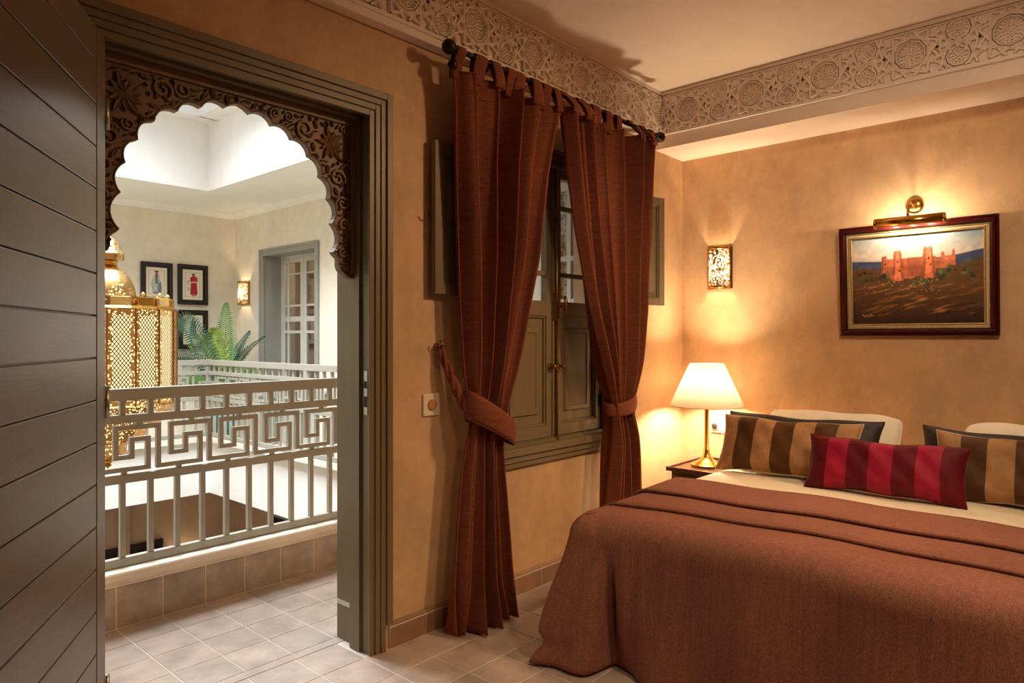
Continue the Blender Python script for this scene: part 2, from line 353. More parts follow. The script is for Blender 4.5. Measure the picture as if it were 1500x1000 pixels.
# ------------------------------------------------------------------ carved cornice
def clip(p, q, a0, a1, b0, b1):
    t0, t1 = 0., 1.; dx, dy = q[0]-p[0], q[1]-p[1]
    for pp, qq in ((-dx, p[0]-a0), (dx, a1-p[0]), (-dy, p[1]-b0), (dy, b1-p[1])):
        if abs(pp) < 1e-9:
            if qq < 0: return None
        else:
            r = qq/pp
            if pp < 0: t0 = max(t0, r)
            else: t1 = min(t1, r)
    if t0 >= t1-.02: return None
    return (p[0]+dx*t0, p[1]+dy*t0), (p[0]+dx*t1, p[1]+dy*t1)
def cornice(name, org, adir, ndir, length, vis, label, zb, zt):
    e = thing(name, Vector(org)+Vector(adir)*length/2, label, 'cornice', kind='structure')
    o, a, n, u = Vector(org), Vector(adir), Vector(ndir), Vector((0, 0, 1)); h = zt-zb
    def pt(x, y, d): return o+a*x+u*y+n*d
    def slab(x0, x1, y0, y1, d0, d1, nm, mat='cornice'):
        c = pt((x0+x1)/2, (y0+y1)/2, (d0+d1)/2); MB().obox(c, a*(x1-x0)/2, u*(y1-y0)/2, n*(d1-d0)/2).build(nm, mat, e, bevel=.002)
    slab(0, length, 0, h, -.05, 0, 'backing')
    slab(0, length, 0, .018, 0, .012, 'lower_moulding'); slab(0, length, h-.022, h, 0, .016, 'upper_moulding'); slab(0, length, h-.034, h-.026, 0, .01, 'upper_moulding')
    st = MB(); ro = MB(); kt = MB(); Pd = .43; b0, b1 = .02, h-.036; mid = (b0+b1)/2
    k0, k1 = int(vis[0]/Pd)-1, int(vis[1]/Pd)+2
    def strap(p, q, wd=.0068):
        c = clip(p, q, max(0, vis[0]), min(length, vis[1]), b0, b1)
        if not c: return
        (x0, y0), (x1, y1) = c
        P, Q = pt(x0, y0, .004), pt(x1, y1, .004); t = (Q-P).normalized(); r = t.cross(n)
        vs = []
        for X in (P, Q):
            for ww, hh in ((-wd, -.004), (-wd*.8, .014), (-wd*.2, .011), (wd*.2, .011), (wd*.8, .014), (wd, -.004)): vs.append(X+r*ww+n*hh)
        st.add(vs, [(i, i+1, 7+i, 6+i) for i in range(5)])
    def inside(x, y, m=.004): return vis[0] < x < vis[1] and 0 < x < length and b0+m < y < b1-m
    def bump(x, y, r, hh, k=5, rot=0.):
        if not inside(x, y): return
        vs = [pt(x+r*math.cos(rot+2*PI*i/k), y+r*math.sin(rot+2*PI*i/k), 0) for i in range(k)]
        vs += [pt(x+r*.6*math.cos(rot+2*PI*i/k), y+r*.6*math.sin(rot+2*PI*i/k), hh) for i in range(k)]
        ro.add(vs, [(i, (i+1) % k, k+(i+1) % k, k+i) for i in range(k)]+[tuple(range(k, 2*k))])
    def kite(x, y, ang, l, wd, hh=.006):
        ca, sa = math.cos(ang), math.sin(ang); pts = [(-l*.55, 0), (.1*l, wd), (l*.45, 0), (.1*l, -wd)]
        q = [(x+ca*p-sa*r, y+sa*p+ca*r) for p, r in pts]
        if not all(inside(px, py, 0.) for px, py in q): return
        vs = [pt(px, py, 0) for px, py in q]+[pt(x+(px-x)*.72, y+(py-y)*.72, hh) for px, py in q]
        kt.add(vs, [(i, (i+1) % 4, 4+(i+1) % 4, 4+i) for i in range(4)]+[(4, 5, 6, 7)])
    def rosette(cx, cy, R, Rs, step, ph):
        for i in range(10):
            t0, t1 = ph+i*PI/5, ph+(i+step)*PI/5
            strap((cx+Rs*math.cos(t0), cy+Rs*math.sin(t0)), (cx+Rs*math.cos(t1), cy+Rs*math.sin(t1)))
            tm_ = ph+(i+.5)*PI/5
            strap((cx+R*math.cos(t0), cy+R*math.sin(t0)), (cx+R*math.cos(t0+PI/5), cy+R*math.sin(t0+PI/5)), .004)
            kite(cx+(R+.024)*math.cos(tm_), cy+(R+.024)*math.sin(tm_), tm_+PI, .034, .012, .017)
            kite(cx+(R+.062)*math.cos(t0), cy+(R+.062)*math.sin(t0), t0, .034, .013, .017)
        for r, m, s_ in ((0, 1, .008), (.016, 6, .0055), (.029, 10, .006), (.043, 14, .0062), (.057, 20, .006), (.068, 24, .005)):
            if r > R-.006: break
            for i in range(m): bump(cx+r*math.cos(2*PI*i/m+r*40), cy+r*math.sin(2*PI*i/m+r*40), s_, .014, 5, i)
    for k in range(k0, k1):
        x = k*Pd+.2
        rosette(x, mid, .07, .138, 3, PI/10); rosette(x+Pd/2, b0+.055, .05, .105, 3, 0); rosette(x+Pd/2, b1-.045, .05, .105, 3, 0)
    stuff(st.build('strapwork', 'cornice', e)); stuff(ro.build('rosette_carving', 'cornice', e)); stuff(kt.build('kite_carving', 'cornice', e))
cornice('trim_1', (-1.3, 2.345, 2.712), (1, 0, 0), (0, -1, 0), 5.43, (2.55, 5.43), 'carved geometric plaster cornice above the window wall', 2.712, 3.0)
cornice('trim_2', (4.118, 2.345, 2.712), (0, -1, 0), (-1, 0, 0), 4.245, (.0, 2.6), 'carved geometric plaster cornice above the bed head', 2.712, 3.0)
tag(B(-1.3, 4.13, 2.338, D, 2.676, 2.712).build('trim_3', 'cornice', bevel=.004), 'plain plaster ledge under the window wall cornice', 'moulding', kind='structure')

# ------------------------------------------------------------------ door: casing, carved arch, open leaf
door = thing('door_1', (1.24, D, 0), 'olive painted doorway with carved scalloped arch and open plank door', 'door', kind='structure')
def casing(x0, x1, y, z1, zb, nm):
    # right upright, head and left upright as one moulding ring step
    MB().box(x0, x1, y, D, zb, z1).build(nm, 'paint', door, bevel=.002)
for (q0, q1, y) in ((1.837, 1.867, 2.366), (1.812, 1.836, 2.376), (1.786, 1.811, 2.382), (1.76, 1.785, 2.389)):
    off0, off1 = q0-1.76, q1-1.76
    B(q0, q1, y, D, .115 if q0 > 1.83 else 0, 2.294+off1).build('casing', 'paint', door, bevel=.002)
    B(.715-off1, q0, y, D, 2.294+off0, 2.294+off1).build('casing_head', 'paint', door, bevel=.002)
B(.715-.107, .70, 2.389, D, 0, 2.294).build('casing', 'paint', door, bevel=.003)
for (y0, y1, x) in ((D, 2.455, 1.77), (2.46, 2.532, 1.756), (2.535, T+.004, 1.782)):
    B(x, DX1+.005, y0, y1, 0, 2.32).build('jamb', 'paint', door, bevel=.002)
    B(.68, .715+(1.76-x)*.5, y0, y1, 0, 2.32).build('jamb', 'paint', door, bevel=.002)
    B(.69, DX1, y0, y1, 2.294+(x-1.756), DZ+.01).build('head_lining', 'paint', door, bevel=.002)
B(1.7805, 1.784, 2.54, T, .155, .175).build('jamb_strip', 'frame_light', door)
sp = B(1.7665, 1.7705, 2.415, 2.44, 1.02, 1.21).build('strike_plate', 'steel', door, bevel=.001)
B(1.764, 1.767, 2.42, 2.436, 1.135, 1.165).build('keep', 'black_void', sp); B(1.764, 1.767, 2.42, 2.436, 1.055, 1.1).build('keep', 'black_void', sp)
# scalloped arch panel
cx = 1.241
half = [(.048, 2.211), (.14, 2.187), (.225, 2.151), (.302, 2.098), (.355, 2.023), (.394, 1.938), (.409, 1.836), (.413, 1.714)]
def lobe(p, q, bul, n=7):   # outward bulging scallop between two cusps
    p, q = Vector(p), Vector(q); m = (p+q)/2; d = q-p; nrm = Vector((-d.y, d.x)).normalized()
    if nrm.dot(m-Vector((0, 1.75))) < 0: nrm = -nrm
    return [p+d*(i/n)+nrm*bul*math.sin(PI*i/n)**.8 for i in range(1, n)]
right = [Vector((0, 2.236)), Vector((.02, 2.222))]
prev = Vector((0, 2.236))
pts = [Vector((0, 2.234))]+lobe((0, 2.234), half[0], .004, 4)+[Vector(half[0])]
for a_, b_ in zip(half[:-1], half[1:]): pts += lobe(a_, b_, (Vector(b_)-Vector(a_)).length*.24)+[Vector(b_)]
pts += [Vector((.425, 1.70))]+lobe((.425, 1.70), (.445, 1.675), .004, 3)+[Vector((.44, 1.66)), Vector((.447, 1.64)), Vector((.47, 1.622)), Vector((.49, 1.61)), Vector((.522, 1.605))]
arch = [(cx+p.x, p.y) for p in pts]; archl = [(cx-p.x, p.y) for p in pts[1:]]
out = [(1.766, 2.30), (.716, 2.30)]
poly = arch + out + archl[::-1]
ap = MB().extr([(x, 2.50, z) for x, z in poly], (0, .032, 0)).build('arch_panel', 'carved', door)
# border bead following the scallops, then scrolls and leaves in relief
full = archl[::-1]+arch
bead = MB(); nb = len(full)
def inset(i, d):
    p = Vector(full[i]); a = Vector(full[max(i-1, 0)]); b = Vector(full[min(i+1, nb-1)]); t = (b-a).normalized(); n = Vector((-t.y, t.x)); return p+n*d
bead.tube([(*inset(i, .004),)[:1]+(2.499,)+(inset(i, .004).y,) for i in range(nb)], .0035, 5)
bead.build('scallop_bead', 'carved', ap, smooth=True)
MB().box(.72, 1.762, 2.488, 2.5, 2.262, 2.294).box(1.735, 1.762, 2.488, 2.5, 1.63, 2.262).box(.72, .745, 2.488, 2.5, 1.63, 2.262).build('panel_border', 'carved', ap, bevel=.003)
def d_arch(x, z):   # distance to scallop line, sign by being in the wood
    return min(math.hypot(x-p[0], z-p[1]) for p in full)
def in_wood(x, z):
    if not (.75 < x < 1.73 and z < 2.256): return False
    ins = False
    for (xa, za), (xb, zb) in zip(poly, poly[1:]+poly[:1]):
        if (za > z) != (zb > z) and x < (xb-xa)*(z-za)/(zb-za)+xa: ins = not ins
    return ins
car = MB(); rnd = random.Random(4)
def leaf(x, z, ang, l, wd, h=.013):
    ca, sa = math.cos(ang), math.sin(ang); prof = [(0, 0), (.25, .8), (.55, 1), (.85, .55), (1.05, 0)]; V = []
    L_ = [(p*l, q*wd) for p, q in prof]+[(p*l, -q*wd) for p, q in prof[-2:0:-1]]
    for p, q in L_:
        V.append((x+ca*p-sa*q, 2.5, z+sa*p+ca*q))
    for p, q in L_: V.append((x+ca*p-sa*q*.75, 2.5-h, z+sa*p+ca*q*.75))
    k = len(L_); V.append((x+ca*l*.5, 2.5-h*.45, z+sa*l*.5))
    car.add(V, [(i, (i+1) % k, k+(i+1) % k, k+i) for i in range(k)]+[(k+i, k+(i+1) % k, 2*k) for i in range(k)])
def scroll(x, z, r, a0, dr):
    P_ = []; m = 16
    for i in range(m+1):
        t = i/m; rr = r*(1-.82*t); a = a0+dr*t*2.9*PI; P_.append((x+rr*math.cos(a), 2.494, z+rr*math.sin(a)))
    car.tube(P_, [max(.0032, .13*r+.0025)*(1-.35*i/m) for i in range(m+1)], 6)
circ = []
flow = [(cx+.40, 2.165, .075), (cx-.40, 2.165, .075)]
for fx, fz, fr in flow:
    circ.append((fx, fz, fr))
    for k in range(11): leaf(fx, fz, k*2*PI/11+.2, fr*(.95 if k % 2 else .72), fr*.17)
for rad, tries in ((.042, 1500), (.033, 3000), (.025, 5000), (.017, 9000), (.011, 14000), (.0075, 14000)):
    for _ in range(tries):
        x, z = rnd.uniform(.75, 1.73), rnd.uniform(1.62, 2.26)
        if not in_wood(x, z) or d_arch(x, z) < rad+.004 or x-rad < .742 or x+rad > 1.738 or z+rad > 2.262: continue
        if any(math.hypot(x-a, z-b) < (rad+r_)*.96 for a, b, r_ in circ): continue
        circ.append((x, z, rad))
        if rad > .02:
            scroll(x, z, rad*.93, rnd.uniform(0, 6.28), rnd.choice((-1, 1)))
            for k in range(4): t = rnd.uniform(0, 6.28); leaf(x+rad*.35*math.cos(t), z+rad*.35*math.sin(t), t+.5, rad*.65, rad*.2, .011)
        else:
            t = rnd.uniform(0, 6.28); leaf(x-rad*math.cos(t), z-rad*math.sin(t), t, rad*2, rad*.45, .011)
stuff(car.build('carving', 'carved', ap))
# leaf
fdir = Vector((-.536, -.844, 0)); fn = Vector((.844, -.536, 0)); h0 = Vector((.742, 2.362, 0)); LW = 1.03
lf = MB().obox(h0+fdir*LW/2-fn*.026+Vector((0, 0, 1.147)), fdir*LW/2, fn*.016, Vector((0, 0, 1.135))).build('leaf', 'door_paint', door)
def lpart(k0, k1, z0, z1, d0, d1, nm, mat='door_paint', bv=.003):
    c = h0+fdir*(k0+k1)/2+fn*(d0+d1)/2+Vector((0, 0, (z0+z1)/2))
    return MB().obox(c, fdir*(k1-k0)/2, fn*(d1-d0)/2, Vector((0, 0, (z1-z0)/2))).build(nm, mat, lf, bevel=bv)
lpart(0, .083, .012, 2.282, -.012, 0, 'stile'); lpart(LW-.083, LW, .012, 2.282, -.012, 0, 'stile')
zs = [1.417+.1263*k for k in range(-11, 7)]; zs = [.012]+zs+[2.282]
for a_, b_ in zip(zs[:-1], zs[1:]): lpart(.0855, LW-.0855, a_+.0016, b_-.0016, -.011, -.001, 'plank', bv=.003)
for z in (.25, 1.15, 2.05): MB().tube([h0+Vector((0, 0, z-.05))-fdir*.012, h0+Vector((0, 0, z+.05))-fdir*.012], .009, 10).build('hinge', 'steel', lf, smooth=True)

# ------------------------------------------------------------------ window with panelled casements and shutters
win = thing('window_1', (3.06, D, .76), 'olive casement window with panelled lower leaves behind the curtains', 'window', kind='structure')
for (o0, o1, y) in ((.0, .02, 2.37), (.021, .05, 2.38), (.051, .075, 2.388)):
    B(WX0-.06+o0, WX0-.06+o1, y, D, .72, 2.40-o0).build('casing', 'paint', win, bevel=.002)
    B(WX1+.06-o1, WX1+.06-o0, y, D, .72, 2.40-o0).build('casing', 'paint', win, bevel=.002)
    B(WX0-.06+o1, WX1+.06-o1, y, D, 2.40-o1, 2.40-o0).build('casing_head', 'paint', win, bevel=.002)
for (z0, z1, y) in ((.672, .70, 2.375), (.701, .735, 2.365), (.736, .775, 2.35)):
    B(WX0-.06, WX1+.06, y, D, z0, z1).build('sill_moulding', 'paint', win, bevel=.004)
B(WX0, WX0+.03, 2.40, 2.5, .76, 2.36).build('window_frame', 'paint', win); B(WX1-.03, WX1, 2.40, 2.5, .76, 2.36).build('window_frame', 'paint', win)
B(WX0, WX1, 2.40, 2.5, .755, .79).build('window_frame', 'paint', win); B(WX0, WX1, 2.40, 2.5, 2.32, 2.36).build('window_frame', 'paint', win)
def casement(x0, x1):
    e = B(x0, x1, 2.428, 2.468, .795, .86).build('casement', 'paint', win, bevel=.002)
    def p(*a, nm='stile', mat='paint', bv=.002): return B(*a).build(nm, mat, e, bevel=bv)
    p(x0, x0+.058, 2.428, 2.468, .86, 2.315); p(x1-.058, x1, 2.428, 2.468, .86, 2.315)
    p(x0+.058, x1-.058, 2.428, 2.468, 2.265, 2.315, nm='rail'); p(x0+.058, x1-.058, 2.428, 2.468, 1.475, 1.558, nm='rail')
    for z in (1.70, 2.085): p(x0+.058, x1-.058, 2.432, 2.464, z, z+.026, nm='muntin')
    for z0, z1 in ((1.558, 1.70), (1.726, 2.085), (2.111, 2.265)): B(x0+.056, x1-.056, 2.447, 2.451, z0, z1).build('pane', 'glass', e)
    a, b = x0+.058, x1-.058
    p(a, b, 2.448, 2.462, .86, 1.475, nm='panel_back')
    for q in ((a, b, .86, .872), (a, b, 1.463, 1.475)): p(q[0], q[1], 2.436, 2.45, q[2], q[3], nm='panel_bead')
    for q in ((a, a+.012), (b-.012, b)): p(q[0], q[1], 2.436, 2.45, .872, 1.463, nm='panel_bead')
    raised(e, a+.05, b-.05, .925, 1.41, 2.448, 2.434)
def raised(e, x0, x1, z0, z1, yb, yf, nm='raised_panel', ins=.03, mat='paint'):
    vs = [(x0, yb, z0), (x1, yb, z0), (x1, yb, z1), (x0, yb, z1)]
    vs += [(x0+.004, yf+.003, z0+.004), (x1-.004, yf+.003, z0+.004), (x1-.004, yf+.003, z1-.004), (x0+.004, yf+.003, z1-.004)]
    vs += [(x0+ins, yf, z0+ins), (x1-ins, yf, z0+ins), (x1-ins, yf, z1-ins), (x0+ins, yf, z1-ins)]
    vs += [(x0+ins+.004, yf+.005, z0+ins+.004), (x1-ins-.004, yf+.005, z0+ins+.004), (x1-ins-.004, yf+.005, z1-ins-.004), (x0+ins+.004, yf+.005, z1-ins-.004)]
    fs = [(12, 13, 14, 15)]
    for r in (0, 4, 8): fs += [(r+k, r+(k+1) % 4, r+4+(k+1) % 4, r+4+k) for k in range(4)]
    return MB().add(vs, fs).build(nm, mat, e)
casement(WX0+.03, 3.052); casement(3.068, WX1-.03)
B(3.04, 3.075, 2.418, 2.43, .80, 2.31).build('meeting_bead', 'paint', win, bevel=.004)
es = MB().tube([(3.06, 2.405, .78), (3.06, 2.405, 2.3)], .007, 8).build('bolt_rod', 'old_brass', win, smooth=True)
B(3.045, 3.075, 2.398, 2.418, .765, .80).build('rod_guide', 'old_brass', es, bevel=.004); B(3.045, 3.075, 2.398, 2.418, 2.0, 2.03).build('rod_guide', 'old_brass', es, bevel=.004)
hp = MB().extr([(3.06+.02*s, 2.402, 1.53+z) for s, z in ((-1, -.07), (-.5, -.085), (.5, -.085), (1, -.07), (1, .07), (.5, .085), (-.5, .085), (-1, .07))], (0, .016, 0)).build('handle_plate', 'old_brass', win, bevel=.003)
MB().tube([(3.065, 2.405, 1.53), (3.065, 2.35, 1.53)], .009, 10).tube([(3.065, 2.352, 1.585), (3.065, 2.346, 1.56), (3.065, 2.346, 1.5), (3.065, 2.352, 1.475)], [.008, .011, .011, .008], 10).build('handle', 'old_brass', hp, smooth=True)
for x in (3.018, 3.098):
    k = MB().lathe([(.018, 0), (.018, .006), (.006, .008), (.006, .026), (.013, .032), (.014, .042), (.006, .05), (0, .051)], (x, 2.428, 1.19), 16, (0, -1, 0)).build('knob', 'old_brass', win, smooth=True)
B(3.508, 3.532, 2.405, 2.43, .93, 1.0).build('hinge', 'iron', win, bevel=.004)
def shutter(hinge, free, z0, z1, nm):
    hx, fx = Vector((hinge[0], hinge[1], 0)), Vector((free[0], free[1], 0)); t = (fx-hx); Lh = t.length; t.normalize()
    n = Vector((t.y, -t.x, 0))
    if n.y > 0: n = -n
    def ob(a0, a1, za, zb, d0, d1, name, par):
        return MB().obox(hx+t*(a0+a1)/2+n*(d0+d1)/2+Vector((0, 0, (za+zb)/2)), t*(a1-a0)/2, n*(d1-d0)/2, Vector((0, 0, (zb-za)/2))).build(name, 'paint', par, bevel=.002)
    s_ = ob(.0, Lh, z0, z1, -.02, -.008, nm, win); fw = .048
    ob(0, fw, z0, z1, -.024, .004, 'stile', s_); ob(Lh-fw, Lh, z0, z1, -.024, .004, 'stile', s_)
    ob(fw, Lh-fw, z0, z0+fw, -.024, .004, 'rail', s_); ob(fw, Lh-fw, z1-fw, z1, -.024, .004, 'rail', s_)
    a, b, c, d = fw, Lh-fw, z0+fw, z1-fw
    for q in ((a, a+.012, c, d), (b-.012, b, c, d), (a+.012, b-.012, c, c+.012), (a+.012, b-.012, d-.012, d)): ob(*q, -.008, -.001, 'panel_bead', s_)
    ob(a+.035, b-.035, c+.035, d-.035, -.008, -.002, 'raised_panel', s_)
    return s_
shutter((2.56, 2.36), (2.09, 2.348), 1.552, 2.255, 'shutter'); shutter((3.565, 2.36), (3.972, 2.238), 1.56, 2.255, 'shutter')
MB().tube([(2.083, 2.372, 1.90), (2.065, 2.36, 1.90), (2.06, 2.352, 1.92)], .004, 6).build('shutter_catch', 'iron', win)

# ------------------------------------------------------------------ courtyard shell
XR, YF, RX, RY, NY = 4.33, 8.84, 3.43, 7.63, 3.56
LX = .05
def st(o, label, cat): return tag(o, label, cat, kind='structure')
st(B(-.9, XR, YF, YF+.15, -.38, 3.2).build('wall_courtyard_far', 'court'), 'cream courtyard wall with the costume prints', 'wall')
rw = MB().box(XR, XR+.45, 8.10, YF+.15, -.38, 3.2).box(XR, XR+.45, 6.88, 8.10, 2.40, 3.2).box(XR, XR+.45, 3.52, 6.88, -.38, 3.2).box(XR, XR+.195, T, 2.78, -.38, 3.2).box(XR, XR+.195, 2.78, 3.52, 2.62, 3.2).box(XR, XR+.45, 6.88, 8.10, -.38, -.0)
st(rw.build('wall_courtyard_right', 'court'), 'cream courtyard wall with the sconce and grey framed glazed door', 'wall')
st(B(-1.05, -.9, T, YF+.15, -3.5, 3.2).build('wall_courtyard_left', 'court'), 'cream wall closing the courtyard at the left', 'wall')
st(B(-.9, XR+.2, YF, YF+.15, -3.5, -.38).build('wall_lower_far', 'court_shaded'), 'ground floor courtyard wall darkened for the shade below the far gallery', 'wall')
st(B(XR, XR+.15, T, YF+.15, -3.5, -.38).build('wall_lower_right', 'court_shaded'), 'ground floor courtyard wall darkened for the shade below the right gallery', 'wall')
st(B(-.9, XR, T-.15, T, -3.5, -.12).build('wall_lower_near', 'court_shaded'), 'ground floor courtyard wall darkened for the shade below the bedroom', 'wall')
st(B(-1.05, XR+.2, T-.15, YF+.15, -3.6, -3.5).build('floor_courtyard', 'tile'), 'tiled ground floor of the courtyard', 'floor')
# gallery slab (ring), fascia and ceiling ring
gs = MB().box(-.9, XR, T, NY-.06, -.3, -.0025).box(RX+.11, XR, NY-.06, YF, -.3, -.0025).box(-.9, RX+.11, RY+.11, YF, -.3, -.0025).box(-.9, LX-.08, NY-.06, RY+.11, -.3, -.0025)
gf = st(gs.build('floor_gallery', 'grout'), 'square tiled gallery walkway outside the bedroom door', 'floor')
far = MB()
for i in range(-8, 16):
    for j in range(4):
        x, y = 1.144+PT*(i+.5), 3.49-PT*(j+.5)
        if x > XR-.1 or x < -.8: continue
        if .7 < x < 2.9: piece('tile', tm, (x, y, -.012), gf)
        else: far_tile(x, y)
stuff(far.build('tile_field', 'tile', gf))
st(MB().box(LX, RX+.03, RY+.03, RY+.1, -.38, .2).box(RX+.03, RX+.1, NY-.0, RY+.1, -.38, .2).box(LX-.07, LX, NY, RY+.1, -.38, .2).build('trim_4', 'court_white'), 'bright white fascia of the gallery slab across the courtyard', 'fascia')
cap_prof = [(-.02, .197), (-.02, .203), (-.012, .207), (-.012, .214), (-.03, .222), (-.034, .232), (-.034, .256), (-.028, .264), (.14, .264), (.14, .2)]
kb = thing('trim_5', (1.7, NY, 0), 'tiled kerb with pale stone cap under the near railing', 'kerb', kind='structure')
B(LX, RX, 3.4965, NY+.06, -.38, .197).build('kerb_core', 'grout', kb)
for k in range(-4, 11):
    x0 = 1.144+.208*k; B(x0+.0025, x0+.2055, 3.494, 3.506, .0, .192).build('tile', 'kerb_tile', kb, bevel=.003)
MB().extr([(LX, 3.5+q, z) for q, z in cap_prof], (RX-LX, 0, 0)).build('stone_cap', 'marble', kb, bevel=.002)
kf = thing('trim_6', (2.5, RY, 0), 'pale stone cap of the kerb under the far railing', 'kerb', kind='structure')
B(LX, RX-.02, RY-.03, RY+.14, .2, .262).build('stone_cap', 'marble', kf, bevel=.006); B(RX-.03, RX+.14, 3.65, RY+.14, .2, .262).build('stone_cap', 'marble', kf, bevel=.006)
CZ = 3.0
st(MB().box(-.9, XR, T, 3.5, CZ, CZ+.2).box(3.46, XR, 3.5, YF, CZ, CZ+.2).box(-.9, 3.46, 7.68, YF, CZ, CZ+.2).box(-.9, LX, 3.5, 7.68, CZ, CZ+.2).build('ceiling_gallery', 'court_white'), 'white gallery ceiling around the skylight well', 'ceiling')
st(MB().box(LX, 3.46, 7.68, 7.8, CZ+.2, 3.8).box(3.46, 3.58, 3.4, 7.8, CZ+.2, 3.8).box(LX-.1, LX, 3.4, 7.8, CZ+.2, 3.8).box(LX, 3.46, 3.38, 3.5, CZ+.2, 3.8).build('wall_skylight_well', 'court_white'), 'white walls of the skylight well rising above the gallery', 'wall')
st(MB().box(LX-.1, 3.58, 7.48, 7.8, 3.75, 3.85).box(3.26, 3.58, 3.4, 7.5, 3.75, 3.85).box(LX-.1, LX+.2, 3.4, 7.5, 3.75, 3.85).box(LX, 3.3, 3.38, 3.7, 3.75, 3.85).build('ceiling_skylight', 'court_white'), 'white lip around the skylight opening', 'ceiling')
sk = st(MB().box(LX+.2, 3.26, 7.48, 7.54, 3.85, 4.1).box(3.26, 3.32, 3.7, 7.5, 3.85, 4.1).box(LX+.14, LX+.2, 3.7, 7.5, 3.85, 4.1).box(LX+.2, 3.26, 3.64, 3.7, 3.85, 4.1).build('window_2', 'court_white'), 'skylight curb with glazing bars above the courtyard', 'skylight')
for x in (.9, 1.55, 2.2, 2.85): B(x-.02, x+.02, 3.7, 7.48, 4.03, 4.09).build('glazing_bar', 'frame_court', sk)
st(B(-1.3, 5.4, 2.5, 9.2, 4.2, 4.25).build('ceiling_roof_cover', 'court_white'), 'white cover above the skylight glazing', 'roof') if False else None
# crown moulding
cm = [(0, 0), (.02, 0), (.03, .02), (.05, .03), (.075, .06), (.08, .08), (0, .08)]
st(MB().extr([(-.9, YF-q, CZ-.08+z) for q, z in cm], (XR+.9, 0, 0)).build('trim_7', 'court_white'), 'white crown moulding on the far courtyard wall', 'moulding')
st(MB().extr([(XR-q, T, CZ-.08+z) for q, z in cm], (0, YF-T, 0)).build('trim_8', 'court_white'), 'white crown moulding on the right courtyard wall', 'moulding')

# ------------------------------------------------------------------ railings with a key pattern
def railing(name, p0, axis, length, nb, off, label, posts):
    a = Vector(axis); p0 = Vector(p0); r = Vector((-a.y, a.x, 0)); U = Vector((0, 0, 1))
    e = thing(name, p0+a*length/2+U*.265, label, 'railing', 'gallery railings')
    def bar(x0, x1, z0, z1, d, nm): MB().obox(p0+a*(x0+x1)/2+U*(z0+z1)/2, a*(x1-x0)/2, r*d/2, U*(z1-z0)/2).build(nm, 'rail', e, bevel=.002)
    bar(0, length, 1.052, 1.11, .05, 'top_rail')
    for z0, z1 in ((.945, .985), (.66, .70), (.268, .308)): bar(0, length, z0, z1, .034, 'rail')
    def bm_(h, nm):
        me = MB().obox((0, 0, h/2), a*.012, r*.012, U*h/2).mesh(nm, (0, 0, 0)); me.materials.append(M['rail']); return me
    lo, up = bm_(.352, 'lower_baluster'), bm_(.067, 'upper_baluster')
    for k in range(nb):
        x = off+.1265*k
        if not .02 < x < length-.02: continue
        piece('baluster', lo, p0+a*x+U*.308, e); piece('baluster', up, p0+a*x+U*.985, e)
    # meander units
    Pk, T_, B_, w_ = .253, .922, .724, .022
    def key(i):
        mb = MB(); x0 = off-.03+Pk*i
        if x0-.8*Pk < 0 or x0+.62*Pk > length: return
        pth = [(0, T_), (0, B_+.058), (.28, B_+.058), (.28, B_+.14), (.57, B_+.14), (.57, B_), (-.24, B_), (-.24, T_), (-1., T_)]
        for (xa, za), (xb, zb) in zip(pth[:-1], pth[1:]):
            A, Bq = p0+a*(x0+xa*Pk)+U*za, p0+a*(x0+xb*Pk)+U*zb; hl = (Bq-A).length/2
            if abs(zb-za) > 1e-6: mb.obox((A+Bq)/2, a*w_/2, r*w_/2, U*(hl+w_/2))
            elif xb == -1.: mb.obox((A+Bq)/2, a*(hl-w_/2-.0002), r*w_/2, U*w_/2)
            else: mb.obox((A+Bq)/2, a*(hl-w_/2-.0002), r*w_/2, U*w_/2)
        for xs, za, zb in ((-.6, T_+w_/2, .946), (.15, .699, B_-w_/2)): mb.obox(p0+a*(x0+xs*Pk)+U*(za+zb)/2, a*w_/2, r*w_*.45, U*(zb-za)/2)
        mb.build('meander', 'rail', e)
    for i in range(int(length/Pk)+1): key(i)
    for x in posts:
        MB().obox(p0+a*x+U*.69, a*.02, r*.02, U*.425).build('post', 'rail', e)
    for k in range(int(length/.82)+1):
        MB().obox(p0+a*(.45+.835*k)+U*.266, a*.012, r*.012, U*.02).build('foot', 'rail', e)
railing('gallery_railing', (.56, NY, 0), (1, 0, 0), 2.85, 24, 1.19-.56-.1265*4, 'grey metal gallery railing just outside the bedroom door', ())
railing('gallery_railing', (RX, 3.62, 0), (0, 1, 0), RY-3.62-.02, 33, .06, 'pale metal railing along the right side of the courtyard', ())
railing('gallery_railing', (1.2, RY, 0), (1, 0, 0), RX-1.2+.02, 18, .07, 'pale metal railing across the far side of the courtyard with corner post', (RX-1.2,))

